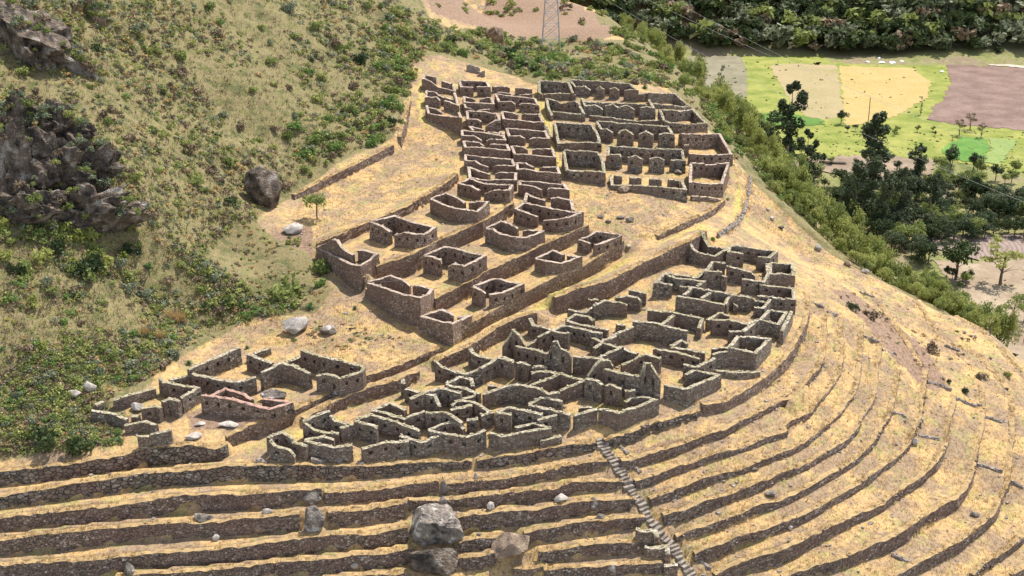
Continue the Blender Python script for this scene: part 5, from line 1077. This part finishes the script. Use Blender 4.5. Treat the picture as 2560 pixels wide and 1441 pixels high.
def ros(u,v,w,k,label,group=None,name='agave'):
    p=gpt(u,v); s=w*px2m(p)*0.5; o=bpy.data.objects.new(name,ROS[k]); link(o); o.location=(p[0],p[1],p[2]); o.scale=(s,s,s); o.rotation_euler=(0,0,random.uniform(0,6.28)); tag(o,label,'agave' if 'agave' in name else 'bromeliad',group)
for u,v,w,l in [(606,768,44,"largest dark green agave in the row above the golden slope"),(656,782,38,"agave second from the right in the row"),(776,772,42,"big agave at the right end of the row, beside the green bush"),(887,774,24,"single small agave on the golden slope below the courtyards"),(373,672,44,"agave among dark bushes left of the brown slope"),(568,764,28,"small pale agave left of the largest one"),(510,772,40,"light green agave at the left of the row"),(429,850,30,"agave beside the pampas grass"),(472,912,32,"agave above the niched compound wall"),(171,922,36,"agave next to the yellow bromeliads"),(6,876,24,"agave at the left edge"),(25,1008,36,"low agave at left edge, lower"),(52,1012,28,"agave right of the low left edge one"),(618,872,22,"small agave behind the compound's back wall"),(298,1105,34,"agave beside the bright green bush"),(1375,200,26,"agave just behind the top wall of the lane"),(1612,222,26,"agave above the end houses")]:
    ros(u,v,w,random.choice([0,1]),l)
for u,v in rand_in("0,720 120,700 260,850 240,960 60,960 0,900",22,random,10): ros(u,v,random.uniform(14,26),2,"yellow bromeliad on the lower left hillside","yellow bromeliads on the lower left hillside",'bromeliad')
for u,v in rand_in("60,180 260,200 500,90 760,60 800,300 560,520 300,560 60,420",40,random,14): ros(u,v,random.uniform(12,22),3,"silvery bromeliad on the hillside near the cliffs","silvery bromeliads near the cliffs",'bromeliad')
for u,v,w in ((439,800,46),(362,838,20),(400,845,16)):
    p=gpt(u,v); pl=[tuple(p+np.array([random.uniform(-.5,.5)*w/22,random.uniform(-.4,.4),0])) for _ in range(int(w*1.2))]
    o=tufts('pampas_grass',pl,int(u),L['straw'],0.5,1.5,7,0.03,0.2); o['kind']='thing'; tag(o,{439:"large pale pampas grass clump at the foot of the brush",362:"small white pampas tuft left of the large clump",400:"small pampas tuft below the large clump"}[u],'grass clump')
# ------------------------------------------------------------------ pylon and lines
steel,sn,sb=new_mat('galvanised_steel',0.5); sb.inputs['Base Color'].default_value=(0.42,0.42,0.43,1); sb.inputs['Metallic'].default_value=0.3
wood,wn,wb=new_mat('weathered_wood'); wb.inputs['Base Color'].default_value=(0.16,0.13,0.11,1)
def bar(V,Fc,a,b,r):
    a=Vector(a);b=Vector(b); d=(b-a).normalized(); x=d.orthogonal().normalized(); y=d.cross(x); k=len(V)
    for q in (a,b):
        for s,t in ((1,1),(-1,1),(-1,-1),(1,-1)): V.append(tuple(q+x*r*s+y*r*t))
    Fc+=[[k,k+1,k+5,k+4],[k+1,k+2,k+6,k+5],[k+2,k+3,k+7,k+6],[k+3,k,k+4,k+7],[k+3,k+2,k+1,k],[k+4,k+5,k+6,k+7]]
pb=gpt(1377,132); TWR=empty('transmission_tower',tuple(pb)); tag(TWR,"steel lattice pylon rising from the scrub behind the village, cut by the top edge",'pylon')
Hh=27.0; V=[];Fc=[]
def hw(z): return 2.2*(1-z/Hh)**1.0*0.75+0.55
zs=[0,3.5,6.6,9.4,12,14.4,16.6,18.8,21,23,25,27]
for i in range(len(zs)-1):
    a,b=hw(zs[i]),hw(zs[i+1]); A=[(a,a,zs[i]),(-a,a,zs[i]),(-a,-a,zs[i]),(a,-a,zs[i])]; B=[(b,b,zs[i+1]),(-b,b,zs[i+1]),(-b,-b,zs[i+1]),(b,-b,zs[i+1])]
    for k in range(4):
        bar(V,Fc,A[k],B[k],0.075); bar(V,Fc,A[k],B[(k+1)%4],0.042); bar(V,Fc,A[(k+1)%4],B[k],0.042); bar(V,Fc,B[k],B[(k+1)%4],0.05)
mesh_obj('lattice_body',V,Fc,steel,TWR)
arms=[]
for z in (17,21,25):
    V=[];Fc=[]
    for s in (-1,1):
        for yy in (-.5,.5): bar(V,Fc,(0,yy,z),(s*4.2,0,z+.3),0.06); bar(V,Fc,(0,yy,z+1.2),(s*4.2,0,z+.3),0.05)
    mesh_obj('crossarm',V,Fc,steel,TWR)
mw,_,mb=new_mat('aluminium_cable',0.4); mb.inputs['Base Color'].default_value=(0.4,0.4,0.4,1)
for i,(z,e) in enumerate(((25.3,(2700,455,235)),(21.3,(2700,420,240)),(17.3,(2700,560,228)))):
    a=Vector((float(pb[0])+4.2,float(pb[1]),float(pb[2])+z)); b=Vector(tuple(pt(*e))); V=[];Fc=[]; K=30
    ps=[a.lerp(b,k/K)-Vector((0,0,4*3.0*(k/K)*(1-k/K))) for k in range(K+1)]
    for k in range(K): bar(V,Fc,ps[k],ps[k+1],0.013)
    o=mesh_obj('power_line',V,Fc,mw); tag(o,"thin cable sagging from the pylon across the valley, %s one"%("highest","middle","lowest")[i],'cable','power lines')
# poles, fence, field goal, logs
def pole(name,u,vb,vt,r,label,mat=wood,group=None):
    p=gpt(u,vb); h=(vb-vt)*px2m(p); V,Fc=tube_arr([(0,0,-.3),(0.02*h,0,h*.5),(0.01*h,0,h)],[r,r*.9,r*.7],6); Fc.append([12+k for k in range(6)])
    o=mesh_obj(name,V,Fc,mat); o.location=tuple(p); tag(o,label,'pole' if 'pole' in name else 'post',group)
pole('utility_pole',2164,345,243,0.2,"tall bare wooden pole standing behind the flat topped eucalyptus")
pole('utility_pole',2186,100,40,0.25,"dark pole in the wood above the fields")
for u,vb,vt in ((2432,806,793),(2453,819,803),(2475,838,818),(2503,851,832),(2536,854,836),(2557,862,845)): pole('fence_post',u,vb,vt,0.09,"thin wooden fence post beside the farm slope at far right",group="fence posts at far right")
V=[];Fc=[]; p=gpt(1206,24); w=9*px2m(p); h=8*px2m(p)
bar(V,Fc,(-w,0,0),(-w,0,h),.1); bar(V,Fc,(w,0,0),(w,0,h),.1); bar(V,Fc,(-w,0,h),(w,0,h),.1)
go_=mesh_obj('goal_frame',V,Fc,mw); go_.location=tuple(p); tag(go_,"small white goal frame on the bare brown pitch",'goal')
p=gpt(2080,410); V=[];Fc=[]
for a,b in (((-5,0,.3),(5,-1.5,.3)),((-4,.8,.3),(2,.2,.3)),((-5,-.6,.9),(4.5,-1.9,.8))):
    bar(V,Fc,a,b,.3)
lo=mesh_obj('fallen_logs',V,Fc,wood); lo.location=tuple(p); tag(lo,"dark fallen logs lying on the eroded bank",'logs')
# animals
def critter(name,u,v,L_,mat,label,cat,lying=False,face=1,group=None):
    p=gpt(u,v); V0=[]; 
    lg=0.1 if lying else 0.42
    pts_=[(0,0,lg+.28),(0.38,0,lg+.30),(-0.40,0,lg+.30),(0.56,0,lg+.45),(0.70,0,lg+.50),(0.84,0,lg+.40),(-.48,0,lg+.2),
          (.30,.14,lg+.1),(.32,.15,lg*.5),(.32,.15,0),(.30,-.14,lg+.1),(.32,-.15,lg*.5),(.32,-.15,0),(-.36,.14,lg+.12),(-.42,.15,lg*.55),(-.38,.15,0),(-.36,-.14,lg+.12),(-.42,-.15,lg*.55),(-.38,-.15,0)]
    ed=[(0,1),(0,2),(1,3),(3,4),(4,5),(2,6),(1,7),(7,8),(8,9),(1,10),(10,11),(11,12),(2,13),(13,14),(14,15),(2,16),(16,17),(17,18)]
    rd=[.25,.22,.22,.13,.12,.07,.05,.10,.06,.05,.10,.06,.05,.11,.06,.05,.11,.06,.05]
    me=bpy.data.meshes.new(name); me.from_pydata([(x*face*L_,y*L_,z*L_) for x,y,z in pts_],ed,[]); me.materials.append(mat); o=bpy.data.objects.new(name,me); link(o); o.location=tuple(p)
    s=o.modifiers.new('s','SKIN'); 
    for i,sk in enumerate(me.skin_vertices[0].data): sk.radius=(rd[i]*L_,rd[i]*L_); sk.use_root=(i==0)
    o.modifiers.new('u','SUBSURF').levels=1; tag(o,label,cat,group); return o
cow,_,cb=new_mat('black_hide'); cb.inputs['Base Color'].default_value=(0.015,0.013,0.012,1)
wool,_,wb_=new_mat('brown_wool'); wb_.inputs['Base Color'].default_value=(0.16,0.11,0.08,1)
critter('cow',2043,163,2.3,cow,"black cow lying on the tan field",'cow',True,1)
critter('sheep',2421,853,0.42,wool,"brown sheep grazing on the right slope, left one",'sheep',False,-1); critter('sheep',2436,850,0.42,wool,"brown sheep with pale back on the right slope, right one",'sheep',False,1)
wt,_,wtb=new_mat('white_plastic_sheet'); wtb.inputs['Base Color'].default_value=(0.75,0.76,0.78,1)
for i,(u,v,w) in enumerate(((2198,148,14),(2205,157,16),(2168,156,10),(2232,158,18),(2255,155,12),(2420,155,24),(2355,180,12))):
    M['wt']=wt; rock('plastic_heap',u,v,w,5,"white crumpled heap at the edge of the green field, number %d from the left"%(i+1) if False else ["white heap with a peaked top at the far field edge","widest white heap just below the peaked one","small white heap left of the peaked one","long white sheet right of the peaked heap","short white sheet further right at the field edge","white heap at the top edge of the ploughed field","pale heap at the corner of the ploughed field"][i],'wt','white heaps at the field edge',0,w,3,0.5,'heap',0.3)
